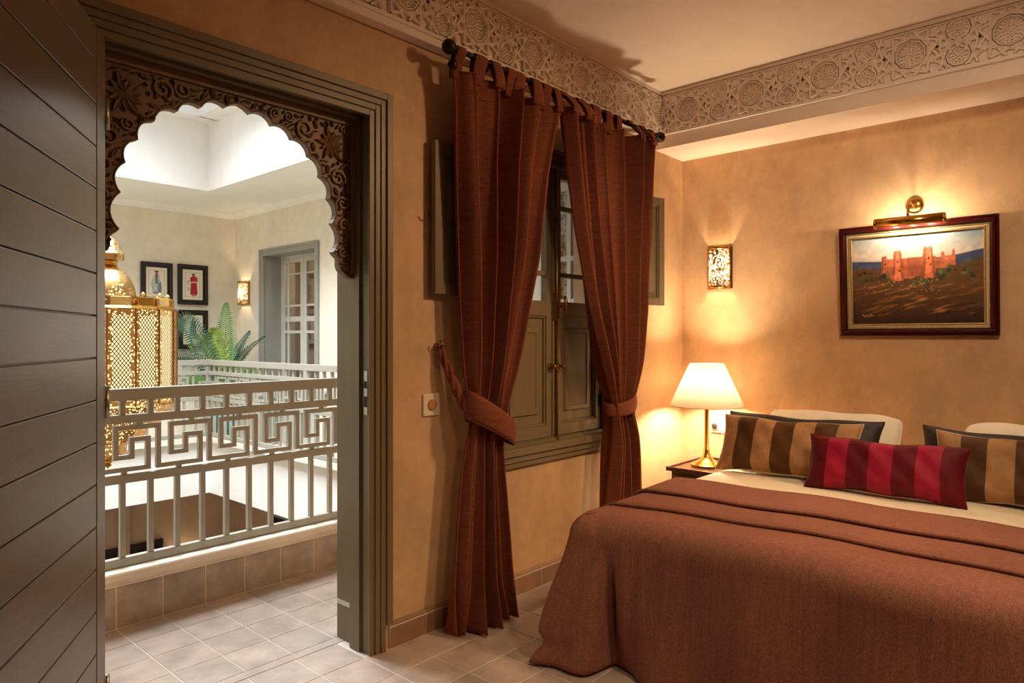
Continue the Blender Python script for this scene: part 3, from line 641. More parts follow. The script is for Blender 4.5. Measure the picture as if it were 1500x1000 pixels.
# ------------------------------------------------------------------ glazed doors of the courtyard
d2 = thing('door_2', (XR, 7.49, 0), 'grey framed glazed double door across the courtyard', 'door', kind='structure')
B(XR-.02, XR+.01, 8.07, 8.15, 0, 2.455).build('casing', 'frame_court', d2, bevel=.006); B(XR-.02, XR+.01, 6.82, 6.90, 0, 2.455).build('casing', 'frame_court', d2, bevel=.006)
B(XR-.02, XR+.01, 6.90, 8.07, 2.375, 2.455).build('casing_head', 'frame_court', d2, bevel=.006)
B(XR-.028, XR-.015, 8.12, 8.155, 0, 2.46).build('casing_bead', 'frame_court', d2, bevel=.004); B(XR-.028, XR-.015, 6.815, 6.85, 0, 2.46).build('casing_bead', 'frame_court', d2, bevel=.004); B(XR-.028, XR-.015, 6.85, 8.12, 2.43, 2.46).build('casing_bead', 'frame_court', d2, bevel=.004)
B(XR, XR+.3, 8.08, 8.10, 0, 2.40).build('reveal', 'frame_court', d2); B(XR, XR+.3, 6.88, 6.90, 0, 2.40).build('reveal', 'frame_court', d2); B(XR, XR+.3, 6.90, 8.08, 2.385, 2.40).build('reveal_head', 'frame_court', d2)
def glazed(e, x, y0, y1, cols, rows, zt, mat='frame_light'):
    lfm = B(x, x+.035, y0, y1, .02, rows[-1][0]).build('door_leaf', mat, e)
    edges = sorted([y0]+[q for c in cols for q in c]+[y1])
    for a, b in zip(edges[0::2], edges[1::2]): B(x, x+.035, a, b, rows[-1][0], zt).build('stile' if a in (y0,) or b == y1 else 'muntin', mat, lfm, bevel=.003)
    zz = [zt]
    for z0, z1 in rows: zz += [z1, z0]
    zz = zz[:-1]
    for c0, c1 in cols:
        for a, b in zip(zz[0::2], zz[1::2]): B(x+.002, x+.033, c0, c1, b, a).build('rail' if a-b > .05 else 'muntin', mat, lfm, bevel=.003)
        for z0, z1 in rows: B(x+.015, x+.019, c0, c1, z0, z1).build('pane', 'glass', lfm)
rows = [(2.165, 2.30), (1.77, 2.147), (1.62, 1.744), (1.444, 1.556), (.5, 1.41)]
glazed(d2, XR+.25, 7.578, 8.06, [(7.64, 7.91), (7.945, 8.01)], rows, 2.36); glazed(d2, XR+.25, 6.90, 7.572, [(7.23, 7.50), (7.0, 7.18)], rows, 2.36)
B(XR+.24, XR+.29, 8.02, 8.08, 0, 2.385).build('door_post', 'frame_light', d2); B(XR+.24, XR+.29, 6.90, 8.02, 2.36, 2.385).build('door_head', 'frame_light', d2)
st(MB().box(XR+1.2, XR+1.25, 6.3, 8.7, 0, 2.6).box(XR+.46, XR+1.2, 6.3, 6.35, 0, 2.6).box(XR+.46, XR+1.2, 8.65, 8.7, 0, 2.6).box(XR+.46, XR+1.2, 6.35, 8.65, 2.55, 2.6).box(XR+.46, XR+1.2, 6.35, 8.65, -.05, 0).build('wall_opposite_room', 'court_shaded'), 'dim room seen through the glazed courtyard door', 'wall')
def folds(name, x, y0, y1, z0, z1, mat, label, n=7, amp=.03):
    P_ = [[(x+amp*math.sin(2*PI*n*i/60), y0+(y1-y0)*i/60, z) for i in range(61)] for z in (z0, (z0+z1)/2, z1)]
    return tag(MB().grid(P_).build(name, mat, smooth=True, solid=.004), label, 'curtain')
folds('door_drape', XR+.42, 6.95, 7.47, .05, 2.3, 'drape_far', 'ochre drape behind the glazed courtyard door')
# glazed door opposite the bedroom window
d3 = thing('window_3', (XR, 3.15, .1), 'white mullioned gallery window seen through the bedroom window', 'window', kind='structure')
rows3 = [(2.38, 2.52), (2.0, 2.34), (1.66, 1.96), (1.3, 1.62), (.5, 1.26)]
glazed(d3, XR+.02, 2.80, 3.50, [(2.86, 3.08), (3.12, 3.28), (3.32, 3.44)], rows3, 2.6)
tag(MB().grid([[(XR+.1+.012*math.sin(i*.9), 2.80+.70*i/40, z) for i in range(41)] for z in (.3, 1.3, 2.55)]).build('reflection_sheet', 'foliage_reflection', smooth=True, solid=.004), 'gold leaf patterned sheet imitating a reflection in the white mullioned gallery window', 'curtain')  # patterned sheet stands in for foliage reflected in the window glass

# ------------------------------------------------------------------ wall sconces
def sconce(c, ndir, side, r, h, e_w, label, mat='pierced'):
    c, n, s_ = Vector(c), Vector(ndir), Vector(side); e = thing('wall_sconce', c, label, 'sconce', 'pierced brass wall sconces')
    def arc(rr, z0, z1, m=20, dz=0):
        return [[c+s_*rr*math.cos(PI*i/m)+n*(.004+rr*.95*math.sin(PI*i/m))+Vector((0, 0, z)) for i in range(m+1)] for z in (z0, z1)]
    MB().obox(c+n*.003+Vector((0, 0, h/2)), s_*(r+.008), n*.003, Vector((0, 0, h/2))).build('back_plate', 'brass', e)
    MB().grid(arc(r, .018, h-.018)).build('pierced_shade', mat, e, smooth=True)
    MB().grid(arc(r-.008, .02, h-.02)).build('liner', 'shade', e, smooth=True)
    for z0, z1 in ((0, .02), (h-.02, h)): MB().grid(arc(r+.002, z0, z1)).build('band', 'brass', e, smooth=True, solid=.003)
    for k in (-1, 1): MB().obox(c+s_*k*(r+.0)+n*.012+Vector((0, 0, h/2)), s_*.003, n*.01, Vector((0, 0, h/2))).build('side_strip', 'brass', e)
    MB().lathe([(0, -.03), (.014, -.022), (.019, -.004), (.016, .016), (.008, .03), (0, .034)], c+n*r*.5+Vector((0, 0, h*.52)), 12).build('bulb', 'bulb', e, smooth=True)
    light('sconce_light', 'POINT', c+n*r*.5+Vector((0, 0, h*.52)), e_w, (1, .74, .44), .022, parent=e)
sconce((L, 2.112, 1.692), (-1, 0, 0), (0, 1, 0), .082, .29, SCONCE_W, 'pierced brass wall sconce glowing above the bedside lamp')
sconce((XR, 8.54, 1.78), (-1, 0, 0), (0, 1, 0), .105, .3, SCONCE_W*.55, 'pierced brass sconce beside the glazed courtyard door')
sconce((3.656, YF, -1.62), (0, -1, 0), (1, 0, 0), .1, .27, SCONCE_W*.7, 'pierced brass sconce on the lower courtyard wall')

# ------------------------------------------------------------------ curtains, rod, tiebacks
ROD_Y, ROD_Z = 2.24, 2.642
rod = thing('curtain_rod', (3.0, ROD_Y, ROD_Z), 'dark twisted curtain rod with ball finials above the window', 'curtain rod')
tw = MB()
m = 240; P_ = []
for i in range(m+1):
    x = 2.125+(3.875-2.125)*i/m; P_.append([(x, ROD_Y+.0125*math.cos(a)*(1+.16*math.cos(3*a-x*160)), ROD_Z+.0125*math.sin(a)*(1+.16*math.cos(3*a-x*160))) for a in [2*PI*k/12 for k in range(12)]])
tw.grid(P_, True).build('twisted_bar', 'iron', rod, smooth=True)
ball = [(.0, -.005), (.016, 0), (.02, .008), (.014, .014), (.02, .022), (.031, .036), (.034, .052), (.028, .068), (.014, .08), (0, .083)]
MB().lathe(ball, (2.127, ROD_Y, ROD_Z), 16, (-1, 0, 0)).build('finial', 'iron', rod, smooth=True)
MB().lathe(ball, (3.873, ROD_Y, ROD_Z), 16, (1, 0, 0)).build('finial', 'iron', rod, smooth=True)
for x in (2.32, 3.78):
    MB().tube([(x, D, ROD_Z-.05), (x, 2.33, ROD_Z-.05), (x, ROD_Y, ROD_Z-.035), (x, ROD_Y, ROD_Z-.012)], .009, 8).lathe([(0, 0), (.028, 0), (.028, .008), (.01, .014)], (x, D, ROD_Z-.05), 14, (0, -1, 0)).build('bracket', 'iron', rod, smooth=True)
MB().lathe([(0, -.024), (.016, -.018), (.024, 0), (.016, .018), (0, .024)], (2.118, ROD_Y+.02, ROD_Z-.062), 14).tube([(2.118, ROD_Y, ROD_Z), (2.118, ROD_Y+.02, ROD_Z-.05)], .009, 8).build('bracket_knob', 'iron', rod, smooth=True)
def curtain(ctrl, nf, tie, yc, seed, label, tabs, ztop=2.556):
    rr = random.Random(seed); ph = [rr.uniform(0, 6.28) for _ in range(6)]
    nx, nz = 200, 110; zs_ = [ztop-(ztop-.012)*j/nz for j in range(nz+1)]; P_ = []
    wv = [rr.uniform(-.12, .12) for _ in range(nf+1)]
    for z in zs_:
        xl, xr = interp(ctrl, z); wd = xr-xl; d = abs(z-tie); g = math.exp(-(d/.16)**2)
        A = .068*(1-g)+.042*g; A *= 1+.15*math.sin(3*z+ph[0])
        if z < .25: A *= 1+.5*(.25-z)/.25
        row = []
        for i in range(nx+1):
            u = i/nx; q = nf*u; k = min(int(q), nf-1); f = q-k; uu = (k+f+wv[k]*(1-f)+wv[k+1]*f)/nf if 0 < k else u
            th = 2*PI*nf*uu+ph[1]+.5*math.sin(1.1*z+ph[2])+.25*math.sin(2.3*z+9*u)
            s1 = math.sin(th); sh = s1+.22*math.sin(2*th+.6)
            amp = A*(.72+.4*math.sin(3.1*u*PI+ph[3]))
            y = yc-amp*sh-.012*math.sin(2*th+ph[4])*(1-g)-.01*math.sin(29*u+4*z+ph[5])*.5
            x = xl+wd*u+wd/nf*.13*math.cos(th)*math.sin(PI*u)**.4
            if z < .2: x += (.2-z)*.12*math.sin(7*u+ph[0]); y -= (.2-z)*.12*math.sin(13*u+ph[3])
            row.append((x, y, z))
        P_.append(row)
    o = MB().grid(P_).build('curtain', 'curtain', None, smooth=True, solid=.005, recalc=False); tag(o, label, 'curtain', 'window curtains')
    top = P_[0]; hem = P_[3]
    MB().tube([Vector(p)+Vector((0, -.003, 0)) for p in top[::2]], .0045, 5).build('top_hem', 'curtain', o, smooth=True)
    MB().tube([Vector(p)+Vector((0, -.004, 0)) for p in P_[4][::2]], .0022, 5).build('stitch_line', 'curtain', o, smooth=True)
    for u, wdt in tabs:
        i = min(max(int(u*nx), 4), nx-4); a = Vector(top[i]); tx = a.x; hw = wdt/2
        # strap: front of hem, over the rod, down the back
        prof = [(a.y-.006, ztop-.03), (a.y-.008, ztop), ((a.y+ROD_Y)/2-.014, ROD_Z-.03), (ROD_Y-.018, ROD_Z-.004), (ROD_Y-.013, ROD_Z+.013), (ROD_Y, ROD_Z+.019), (ROD_Y+.013, ROD_Z+.013), (ROD_Y+.018, ROD_Z-.004), ((a.y+ROD_Y)/2+.014, ROD_Z-.03), (a.y+.006, ztop), (a.y+.006, ztop-.03)]
        n_ = 6; lean = rr.uniform(-.006, .006)
        G_ = [[(tx-hw*(1-.12*math.sin(PI*j/10))+2*hw*(1-.12*math.sin(PI*j/10))*i2/n_+lean*math.sin(PI*j/10), y-.004*math.sin(PI*i2/n_), z) for i2 in range(n_+1)] for j, (y, z) in enumerate(prof)]
        MB().grid(G_).build('tab', 'curtain', o, smooth=True, solid=.004, recalc=False)
    return o
cl = [(2.62, 2.115, 2.885), (2.47, 2.137, 2.855), (2.4, 2.142, 2.828), (2.18, 2.15, 2.76), (1.95, 2.163, 2.715), (1.75, 2.175, 2.678), (1.49, 2.189, 2.60), (1.33, 2.2, 2.557), (1.11, 2.212, 2.486), (1.0, 2.216, 2.452), (.9, 2.214, 2.424), (.84, 2.203, 2.410), (.71, 2.184, 2.414), (.61, 2.175, 2.424), (.29, 2.14, 2.457), (.2, 2.13, 2.466), (.0, 2.115, 2.488)]
cr = [(2.62, 2.845, 3.832), (2.485, 2.857, 3.826), (2.28, 2.899, 3.812), (1.92, 2.983, 3.775), (1.52, 3.096, 3.718), (1.215, 3.207, 3.632), (.976, 3.312, 3.535), (.9, 3.322, 3.53), (.777, 3.324, 3.562), (.43, 3.29, 3.597), (.0, 3.26, 3.61)]
curtain(cl, 5, .97, 2.235, 11, 'rust chenille curtain tied back beside the arched doorway', [(.03, .06), (.2, .085), (.34, .07), (.46, .07), (.58, .08), (.7, .08), (.84, .075), (.95, .06)])
curtain(cr, 6, .96, 2.215, 23, 'rust chenille curtain tied back beside the bedside lamp corner', [(.05, .075), (.19, .085), (.33, .085), (.47, .07), (.6, .055), (.73, .055), (.86, .055), (.965, .05)])
def tieback(c, ax, ay, zmid, slope, hgt, hook, rope_from, label, twist):
    e = thing('curtain_tieback', (c[0], c[1], zmid), label, 'tieback', 'curtain tiebacks'); m_ = 64; G_ = []
    for j in range(7):
        v = j/6-.5; row = []
        for i in range(m_):
            t = 2*PI*i/m_; x = c[0]+ax*math.cos(t)*(1+.02*math.cos(v*PI)); y = c[1]+ay*math.sin(t)*(1+.1*math.cos(v*PI)); hh = hgt*(.92-.12*math.cos(t)*(1 if slope < 0 else -1))
            row.append((x, y, zmid+slope*(x-c[0])+v*hh-.012*math.sin(t)*(-1)))
        G_.append(row)
    MB().grid(G_, True).build('band', 'curtain', e, smooth=True, solid=.008, recalc=False)
    for j in (0, 6): MB().tube([Vector(p) for p in G_[j]]+[Vector(G_[j][0])], .0045, 6, False).build('piping', 'curtain', e, smooth=True)
    p, q = Vector(rope_from), Vector(hook)+Vector((0, -.03, -.01)); dd = q-p; t = dd.normalized(); u = Vector((0, 0, 1)); u = (u-t*u.dot(t)).normalized(); w_ = t.cross(u); n_ = 44
    if twist:
        for s_ in (0, 2*PI/3, 4*PI/3):
            MB().tube([p+dd*(i/n_)+Vector((0, 0, -.02*math.sin(PI*i/n_)))+(u*math.cos(s_+i/n_*9)+w_*math.sin(s_+i/n_*9))*.014*(1-.3*i/n_) for i in range(n_+1)], [.0155*(1-.25*i/n_) for i in range(n_+1)], 8, flat=.75).build('strand', 'curtain', e, smooth=True)
    else:
        for s_, off in ((0, .012), (1.4, -.012)):
            MB().tube([p+dd*(i/n_)+Vector((0, 0, -.045*math.sin(PI*i/n_)))+w_*off+u*.006*math.sin(6*i/n_+s_) for i in range(n_+1)], [.034*(1-.5*i/n_)+.004*math.sin(i) for i in range(n_+1)], 8, flat=.3).build('strand', 'curtain', e, smooth=True)
    MB().tube([q+Vector((.0, 0, 0))+Vector((.016*math.cos(a), 0, .02*math.sin(a))) for a in [2*PI*k/14 for k in range(15)]], .006, 6).build('loop', 'curtain', e, smooth=True)
tieback((2.335, 2.235), .142, .084, .965, -.55, .125, (2.142, D, 1.31), (2.205, 2.25, 1.02), 'rust fabric tieback twisted up to the hook left of the window', True)
tieback((3.428, 2.225), .122, .078, .965, .22, .085, (3.875, D, 1.325), (3.545, 2.25, 1.0), 'rust fabric tieback strap at the corner side of the window', False)
def hook(x, z, label):
    e = thing('tieback_hook', (x, D, z), label, 'hook', 'tieback hooks')
    MB().lathe([(0, 0), (.016, 0), (.016, .005), (.006, .01)], (x, D, z), 12, (0, -1, 0)).build('rosette', 'old_brass', e, smooth=True)
    MB().tube([(x, D, z), (x, D-.04, z-.006), (x, D-.055, z+.0)], .0045, 8).build('stem', 'old_brass', e, smooth=True)
    for s in (-1, 1):
        MB().tube([(x, D-.05, z), (x+s*.014, D-.055, z+.004), (x+s*.02, D-.056, z+.018)], .004, 8).lathe([(0, -.008), (.006, -.005), (.008, 0), (.006, .005), (0, .008)], (x+s*.02, D-.056, z+.024), 10).build('prong', 'old_brass', e, smooth=True)
hook(2.142, 1.312, 'small brass tieback hook left of the window'); hook(3.875, 1.325, 'small brass tieback hook in the corner right of the window')
# switch plate
sw = tag(B(2.058, 2.158, D-.012, D, .992, 1.094).build('dimmer_switch', 'white_plastic', bevel=.004), 'square cream dimmer switch between the doorway and the curtain', 'switch')
MB().lathe([(.026, 0), (.026, .005), (.022, .008), (0, .009)], (2.108, D-.012, 1.043), 24, (0, -1, 0)).build('dial', 'drape_far', sw, smooth=False)

# ------------------------------------------------------------------ bed
bed = thing('bed', (3.4, .81, 0), 'wide low double bed against the plaster wall', 'bed')
B(2.48, 4.45, -.12, 1.74, .12, .34).build('base', 'dark_wood', bed, bevel=.01)
B(2.46, 4.46, -.14, 1.755, .34, .574).build('mattress', 'sheet', bed, bevel=.05)
for x in (2.56, 4.36):
    for y in (-.04, 1.66): B(x-.04, x+.04, y-.04, y+.04, 0, .12).build('leg', 'dark_wood', bed)
def topz(x, y):
    return .589+.012*math.sin(PI*min(max((y+.15)/1.92, 0), 1))+.004*math.sin(5*x+2*y)+.003*math.sin(11*y-3*x)
P_ = []
ny = 90
for j in range(60):
    x = 2.6+(4.47-2.6)*j/59; row = []
    for i in range(ny+1):
        s = -1.35+2.7*i/ny      # across the bed with both sides folding down
        yy = .8075+.9625*max(-1, min(1, s)); ov = max(0, abs(s)-1)
        e_ = max(0, (abs(s)-.93)/.07) if abs(s) < 1 else 1
        z = topz(x, yy)-(.03*e_*e_)-ov*1.15; y = yy+math.copysign(.012*min(1, ov*20), s)+(.006*math.sin(9*x) if ov > .05 else 0)
        row.append((x, y, z))
    P_.append(row)
tag(MB().grid(P_).build('bed_sheet', 'sheet', smooth=True, solid=.004, recalc=False), 'smooth cream sheet stretched over the mattress between pillows and blanket', 'sheet')
# blanket
ctrl_t = [(3.15, 1.80), (2.95, 1.80), (2.75, 1.80), (2.50, 1.806), (2.395, 1.80), (2.345, 1.765), (2.345, 1.70), (2.36, 1.64), (2.36, 1.60), (2.365, 1.56), (2.365, 1.5), (2.365, 1.38), (2.37, 1.2), (2.37, 1.0), (2.37, .8), (2.37, .55), (2.37, .3), (2.38, .1), (2.4, -.06), (2.47, -.14), (2.6, -.17), (2.85, -.17), (3.15, -.17)]
ctrl_h = [(3.15, 1.80), (2.9, 1.805), (2.62, 1.81), (2.36, 1.815), (2.22, 1.83), (2.162, 1.822), (2.19, 1.72), (2.235, 1.605), (2.34, 1.575), (2.40, 1.555), (2.35, 1.48), (2.315, 1.38), (2.345, 1.2), (2.30, 1.0), (2.345, .8), (2.30, .55), (2.345, .3), (2.31, .1), (2.2, -.1), (2.3, -.2), (2.6, -.2), (2.85, -.21), (3.15, -.2)]
nS = 320; cols = []
for i in range(nS+1):
    s = i/nS; tp = crom([(x, y, 0) for x, y in ctrl_t], s); hm = crom([(x, y, 0) for x, y in ctrl_h], s)
    t2 = (crom([(x, y, 0) for x, y in ctrl_t], min(1, s+.004))-crom([(x, y, 0) for x, y in ctrl_t], max(0, s-.004))).normalized(); n_ = Vector((t2.y, -t2.x, 0))
    if n_.dot(tp-Vector((3.3, .8, 0))) < 0: n_ = -n_
    hd = Vector((3.16, min(max(1.785-(1.955)*((s-.1)/.8), -.17), 1.785), 0))
    R = .105; inn = tp-n_*R
    if s < .14 or s > .86: inn = tp-n_*R*.8
    inn.y = max(-.15, min(1.77, inn.y)); col = []
    for k in range(8):
        p = hd.lerp(inn, k/8); col.append((p.x, p.y, topz(p.x, p.y)+.012))
    zi = topz(inn.x, inn.y)+.012
    for k in range(7):
        a = PI/2*k/6; p = inn+(tp-inn)*math.sin(a); col.append((p.x, p.y, zi-R*.95*(1-math.cos(a))))
    z0 = zi-R*.95; mR = 26
    for k in range(1, mR+1):
        v = k/mR; wgt = v**(1.25+.7*math.exp(-((s-.22)/.07)**2)); p = tp.lerp(hm, wgt)
        fold = .014*math.sin(s*62+1.2*v)*v+.012*math.sin(s*41+2+v)*math.sin(PI*v)+.006*math.sin(s*170+3*v)*v*(1-v)*2
        p = p+n_*fold
        if .13 < s < .31:
            g2 = math.sin((s-.13)/.18*PI)**2; p = p+(Vector((-.045, .035, 0))*math.sin(PI*v)-Vector((-.03, .03, 0))*math.exp(-((v-.86)/.07)**2))*g2
        if .3 < s < .46: p = p-n_*.03*math.exp(-((s-.385)/.03)**2)*math.sin(PI*v)
        col.append((p.x, p.y, z0+(.012-z0)*v))
    cols.append(col)
bl = MB().grid([[cols[i][j] for i in range(nS+1)] for j in range(len(cols[0]))]).build('bed_blanket', 'blanket', smooth=True, solid=.008, recalc=False)
tag(bl, 'heavy brown woven blanket draped over the foot of the bed', 'blanket')
def fold_strip(xf, xh, lift, nm):
    G_ = []; n_ = 120; ed = []
    for j in range(9):
        u = j/8; row = []
        for i in range(n_+1):
            s = -1.12+2.24*i/n_; yy = .8075+.985*max(-1, min(1, s)); ov = max(0, abs(s)-1)
            x = xf(yy)+(xh(yy)-xf(yy))*u; e_ = max(0, (abs(s)-.9)/.1) if abs(s) < 1 else 1
            edge = -.004*(1-min(1, u*5)) if u < .2 else 0
            row.append((x, yy+math.copysign(.008, s)*min(1, ov*20), topz(min(max(x, 2.5), 4), yy)+.012+lift+edge-.045*e_*e_-ov*1.4))
        G_.append(row)
    MB().grid(G_).build(nm, 'blanket', bl, smooth=True, solid=.007, recalc=False)
    MB().tube([Vector(p)+Vector((-.003, 0, .001)) for p in G_[0]], .009, 6).build('rolled_edge', 'blanket', bl, smooth=True)
    MB().tube([Vector(p)+Vector((.002, 0, -.003)) for p in G_[-1]], .006, 6).build('rolled_edge', 'blanket', bl, smooth=True)
fold_strip(lambda y: 2.615+.02*math.sin(2.2*y)-.01*(1.8-y), lambda y: 3.165+.025*math.sin(2*y), .016, 'lower_fold')
fold_strip(lambda y: 2.875-.03*(1.8-y)+.01*math.sin(3*y), lambda y: 3.175+.025*math.sin(2*y)-.012*(1.8-y), .034, 'upper_fold')
# pillows
def pillow(c, wd, ht, th, lean, mat, label, name='pillow', group=None, roll=0., yaw=0., pinch=.11, seed=1, pw_=.62, rnd=0.):
    up = Vector((math.sin(lean), 0, math.cos(lean))); side = Vector((0, -1, 0)); nrm = Vector((-math.cos(lean), 0, math.sin(lean)))
    R_ = Matrix.Rotation(yaw, 3, 'Z') @ Matrix.Rotation(roll, 3, nrm); up, side, nrm = R_ @ up, R_ @ side, R_ @ nrm
    c = Vector(c); rr = random.Random(seed); ph = [rr.uniform(0, 6.28) for _ in range(5)]; nu, nv = 64, 36; mb = MB()
    for sgn in (1, -1):
        G_ = []; o0 = len(mb.v)
        for j in range(nv+1):
            row = []
            for i in range(nu+1):
                u, v = -1+2*i/nu, -1+2*j/nv
                x = wd/2*u*(1-pinch*.5*(1-v*v)*u*u); y = ht/2*v*(1-pinch*1.5*(1-u**2)*v*v*.8)
                x *= 1-rnd*v**6*u*u; y *= 1-rnd*u**6*v*v*1.6; y += .004*math.sin(7*u+ph[1]); b = max(0, (1-u**4)*(1-v**4)); t = th/2*b**pw_*(1+.06*math.sin(5*u+ph[0])*math.cos(3*v+ph[2]))
                t += .0035*math.sin(17*u+6*v+ph[3])*b; sag = -.10*th*(v-.2)*b
                t = max(t, 0)+.0012
                row.append(c+side*x+up*(y+sag*.3)+nrm*sgn*t)
            G_.append(row)
        mb.grid(G_); mb.uv += [((i/nu)*.998+.001, j/nv) for j in range(nv+1) for i in range(nu+1)]
    o = mb.build(name, mat, smooth=True); tag(o, label, 'pillow', group)
    sm = []
    for t in range(96):
        q = t/96*4; e_ = int(q); f = q-e_
        u, v = [(-1+2*f, -1), (1, -1+2*f), (1-2*f, 1), (-1, 1-2*f)][e_]
        x = wd/2*u*(1-pinch*.5*(1-v*v)*u*u)*(1-rnd*v**6*u*u); y = ht/2*v*(1-pinch*1.5*(1-u**2)*v*v*.8)*(1-rnd*u**6*v*v*1.6)+.004*math.sin(7*u+ph[1]); sm.append(c+side*x+up*y)
    return o, sm
def piped(res, mat, r=.0035):
    o, sm = res; MB().tube(sm+[sm[0]], r, 6, False).build('piping', mat, o, smooth=True)
piped(pillow((4.27, 1.32, .745), .76, .38, .15, .62, 'white_pillow', 'plump white pillow leaning on the wall behind the left cushions', group='pillows on the bed', seed=3, pinch=.03, pw_=.45, rnd=.06), 'white_pillow')
piped(pillow((3.97, 1.39, .757), .86, .33, .13, .45, 'dark_velvet', 'long black velvet cushion behind the brown cushion nearest the lamp', 'cushion', 'pillows on the bed', seed=5), 'dark_velvet')
piped(pillow((3.775, 1.385, .755), .75, .335, .15, .42, 'brown_stripe', 'tan and brown striped velvet cushion nearest the lamp', 'cushion', 'pillows on the bed', seed=6), 'linen', .0025)
piped(pillow((4.27, .26, .745), .78, .38, .15, .62, 'white_pillow', 'white pillow leaning on the wall at the far right', group='pillows on the bed', seed=8, pinch=.03, pw_=.45, rnd=.06), 'white_pillow')
piped(pillow((3.97, .355, .75), .86, .33, .13, .45, 'dark_velvet', 'long black velvet cushion behind the brown cushion at the right edge', 'cushion', 'pillows on the bed', seed=9), 'dark_velvet')
piped(pillow((3.775, .315, .75), .75, .335, .15, .42, 'brown_stripe', 'tan and brown striped velvet cushion at the right edge of the bed', 'cushion', 'pillows on the bed', seed=10), 'linen', .0025)
piped(pillow((3.585, .862, .735), .69, .275, .13, .36, 'red_stripe', 'crimson striped velvet cushion in front of the others', 'cushion', 'pillows on the bed', roll=.0, seed=12), 'red_stripe', .0025)

# ------------------------------------------------------------------ nightstands and lamps
def nightstand(y0, y1, label):
    e = thing('nightstand', (4.25, (y0+y1)/2, 0), label, 'nightstand', 'bedside tables'); x0, x1 = 3.985, 4.515
    B(x0, x1, y0, y1, .49, .508).build('top', 'dark_wood', e, bevel=.004)
    for q in ((x0, x0+.014, y0, y1), (x1-.014, x1, y0, y1), (x0+.014, x1-.014, y0, y0+.014), (x0+.014, x1-.014, y1-.014, y1)): B(*q, .508, .517).build('rim', 'dark_wood', e, bevel=.003)
    B(x0+.03, x1-.01, y0+.025, y1-.025, .1, .49).build('body', 'dark_wood', e, bevel=.004)
    dr = B(x0+.02, x0+.03, y0+.045, y1-.045, .35, .47).build('drawer', 'dark_wood', e, bevel=.004)
    MB().lathe([(.012, 0), (.006, .008), (.012, .02), (0, .026)], (x0+.02, (y0+y1)/2, .41), 14, (-1, 0, 0)).build('knob', 'old_brass', dr, smooth=True)
    for x in (x0+.05, x1-.04):
        for y in (y0+.05, y1-.05): B(x-.02, x+.02, y-.02, y+.02, 0, .1).build('leg', 'dark_wood', e, bevel=.004)
nightstand(1.835, 2.235, 'dark wood nightstand with raised rim under the brass lamp')
def lamp(x, y, z, w_, label, cord=True):
    e = thing('table_lamp', (x, y, z), label, 'lamp', 'bedside lamps')
    MB().lathe([(0, 0), (.1, 0), (.103, .006), (.103, .014), (.096, .02), (.092, .022), (.07, .03), (.04, .05), (.026, .075), (.02, .1), (.018, .11)], (x, y, z), 36).build('base', 'brass', e, auto=True)
    MB().tube([(x, y, z+.1), (x, y, z+.42)], .0155, 16).lathe([(.0155, .39), (.02, .4), (.02, .41), (.012, .42), (.012, .47)], (x, y, z), 16).build('pole', 'brass', e, auto=True)
    sh = [(.236, .397), (.11, .672)]
    o = MB().lathe(sh, (x, y, z), 56).build('lamp_shade', 'shade', e, smooth=True, solid=.002)
    MB().tube([(x+.236*math.cos(a), y+.236*math.sin(a), z+.397) for a in [2*PI*k/56 for k in range(57)]], .0028, 6, False).tube([(x+.11*math.cos(a), y+.11*math.sin(a), z+.672) for a in [2*PI*k/40 for k in range(41)]], .0025, 6, False).build('shade_trim', 'linen', o, smooth=True)
    MB().lathe([(0, .46), (.012, .465), (.014, .54), (.03, .58), (.026, .61), (0, .625)], (x, y, z), 16).build('bulb', 'bulb', e, smooth=True)
    if cord:
        MB().tube([(x+.09, y-.02, z+.008), (x+.17, y-.07, z+.01), (4.42, 1.975, z+.06), (4.47, 2.03, z+.15), (4.49, 2.10, z+.19), (4.5, 2.136, z+.222)], .003, 6).build('cord', 'plug', e, smooth=True)
    light('lamp_light', 'POINT', (x, y, z+.535), w_, WARM, .075, parent=e)
lamp(4.215, 2.062, .508, LAMP_W, 'brass table lamp with cream cone shade on the visible nightstand')
so = tag(B(L-.012, L, 1.955, 2.18, .69, .775).build('wall_socket', 'white_plastic', bevel=.004), 'cream double wall socket with a black plug beside the lamp', 'socket')
MB().lathe([(.019, 0), (.019, .02), (.012, .03), (0, .031)], (L-.012, 2.145, .738), 18, (-1, 0, 0)).build('plug', 'plug', so)
MB().lathe([(.021, 0), (.021, .0015), (.017, .0015), (.016, -.006)], (L-.012, 2.03, .735), 20, (-1, 0, 0)).build('outlet', 'linen', so)

# ------------------------------------------------------------------ painted pictures (flat prints, colour attribute)
def vnoise(x, y, seed):
    xi, yi = np.floor(x).astype(int), np.floor(y).astype(int); fx, fy = x-xi, y-yi; fx = fx*fx*(3-2*fx); fy = fy*fy*(3-2*fy)
    def h(a, b):
        n = (a*374761393+b*668265263+seed*1442695) & 0x7fffffff; n = ((n ^ (n >> 13))*1274126177) & 0x7fffffff; return ((n ^ (n >> 16)) & 0xffff)/65535.
    return (h(xi, yi)*(1-fx)+h(xi+1, yi)*fx)*(1-fy)+(h(xi, yi+1)*(1-fx)+h(xi+1, yi+1)*fx)*fy
def fbm(x, y, s, o=4):
    r = 0; a = .5
    for k in range(o): r = r+a*vnoise(x*2**k, y*2**k, s+k); a *= .5
    return r/(1-.5**o)
def mixc(a, b, t): t = np.clip(t, 0, 1)[..., None]; return a*(1-t)+np.asarray(b, float)*t
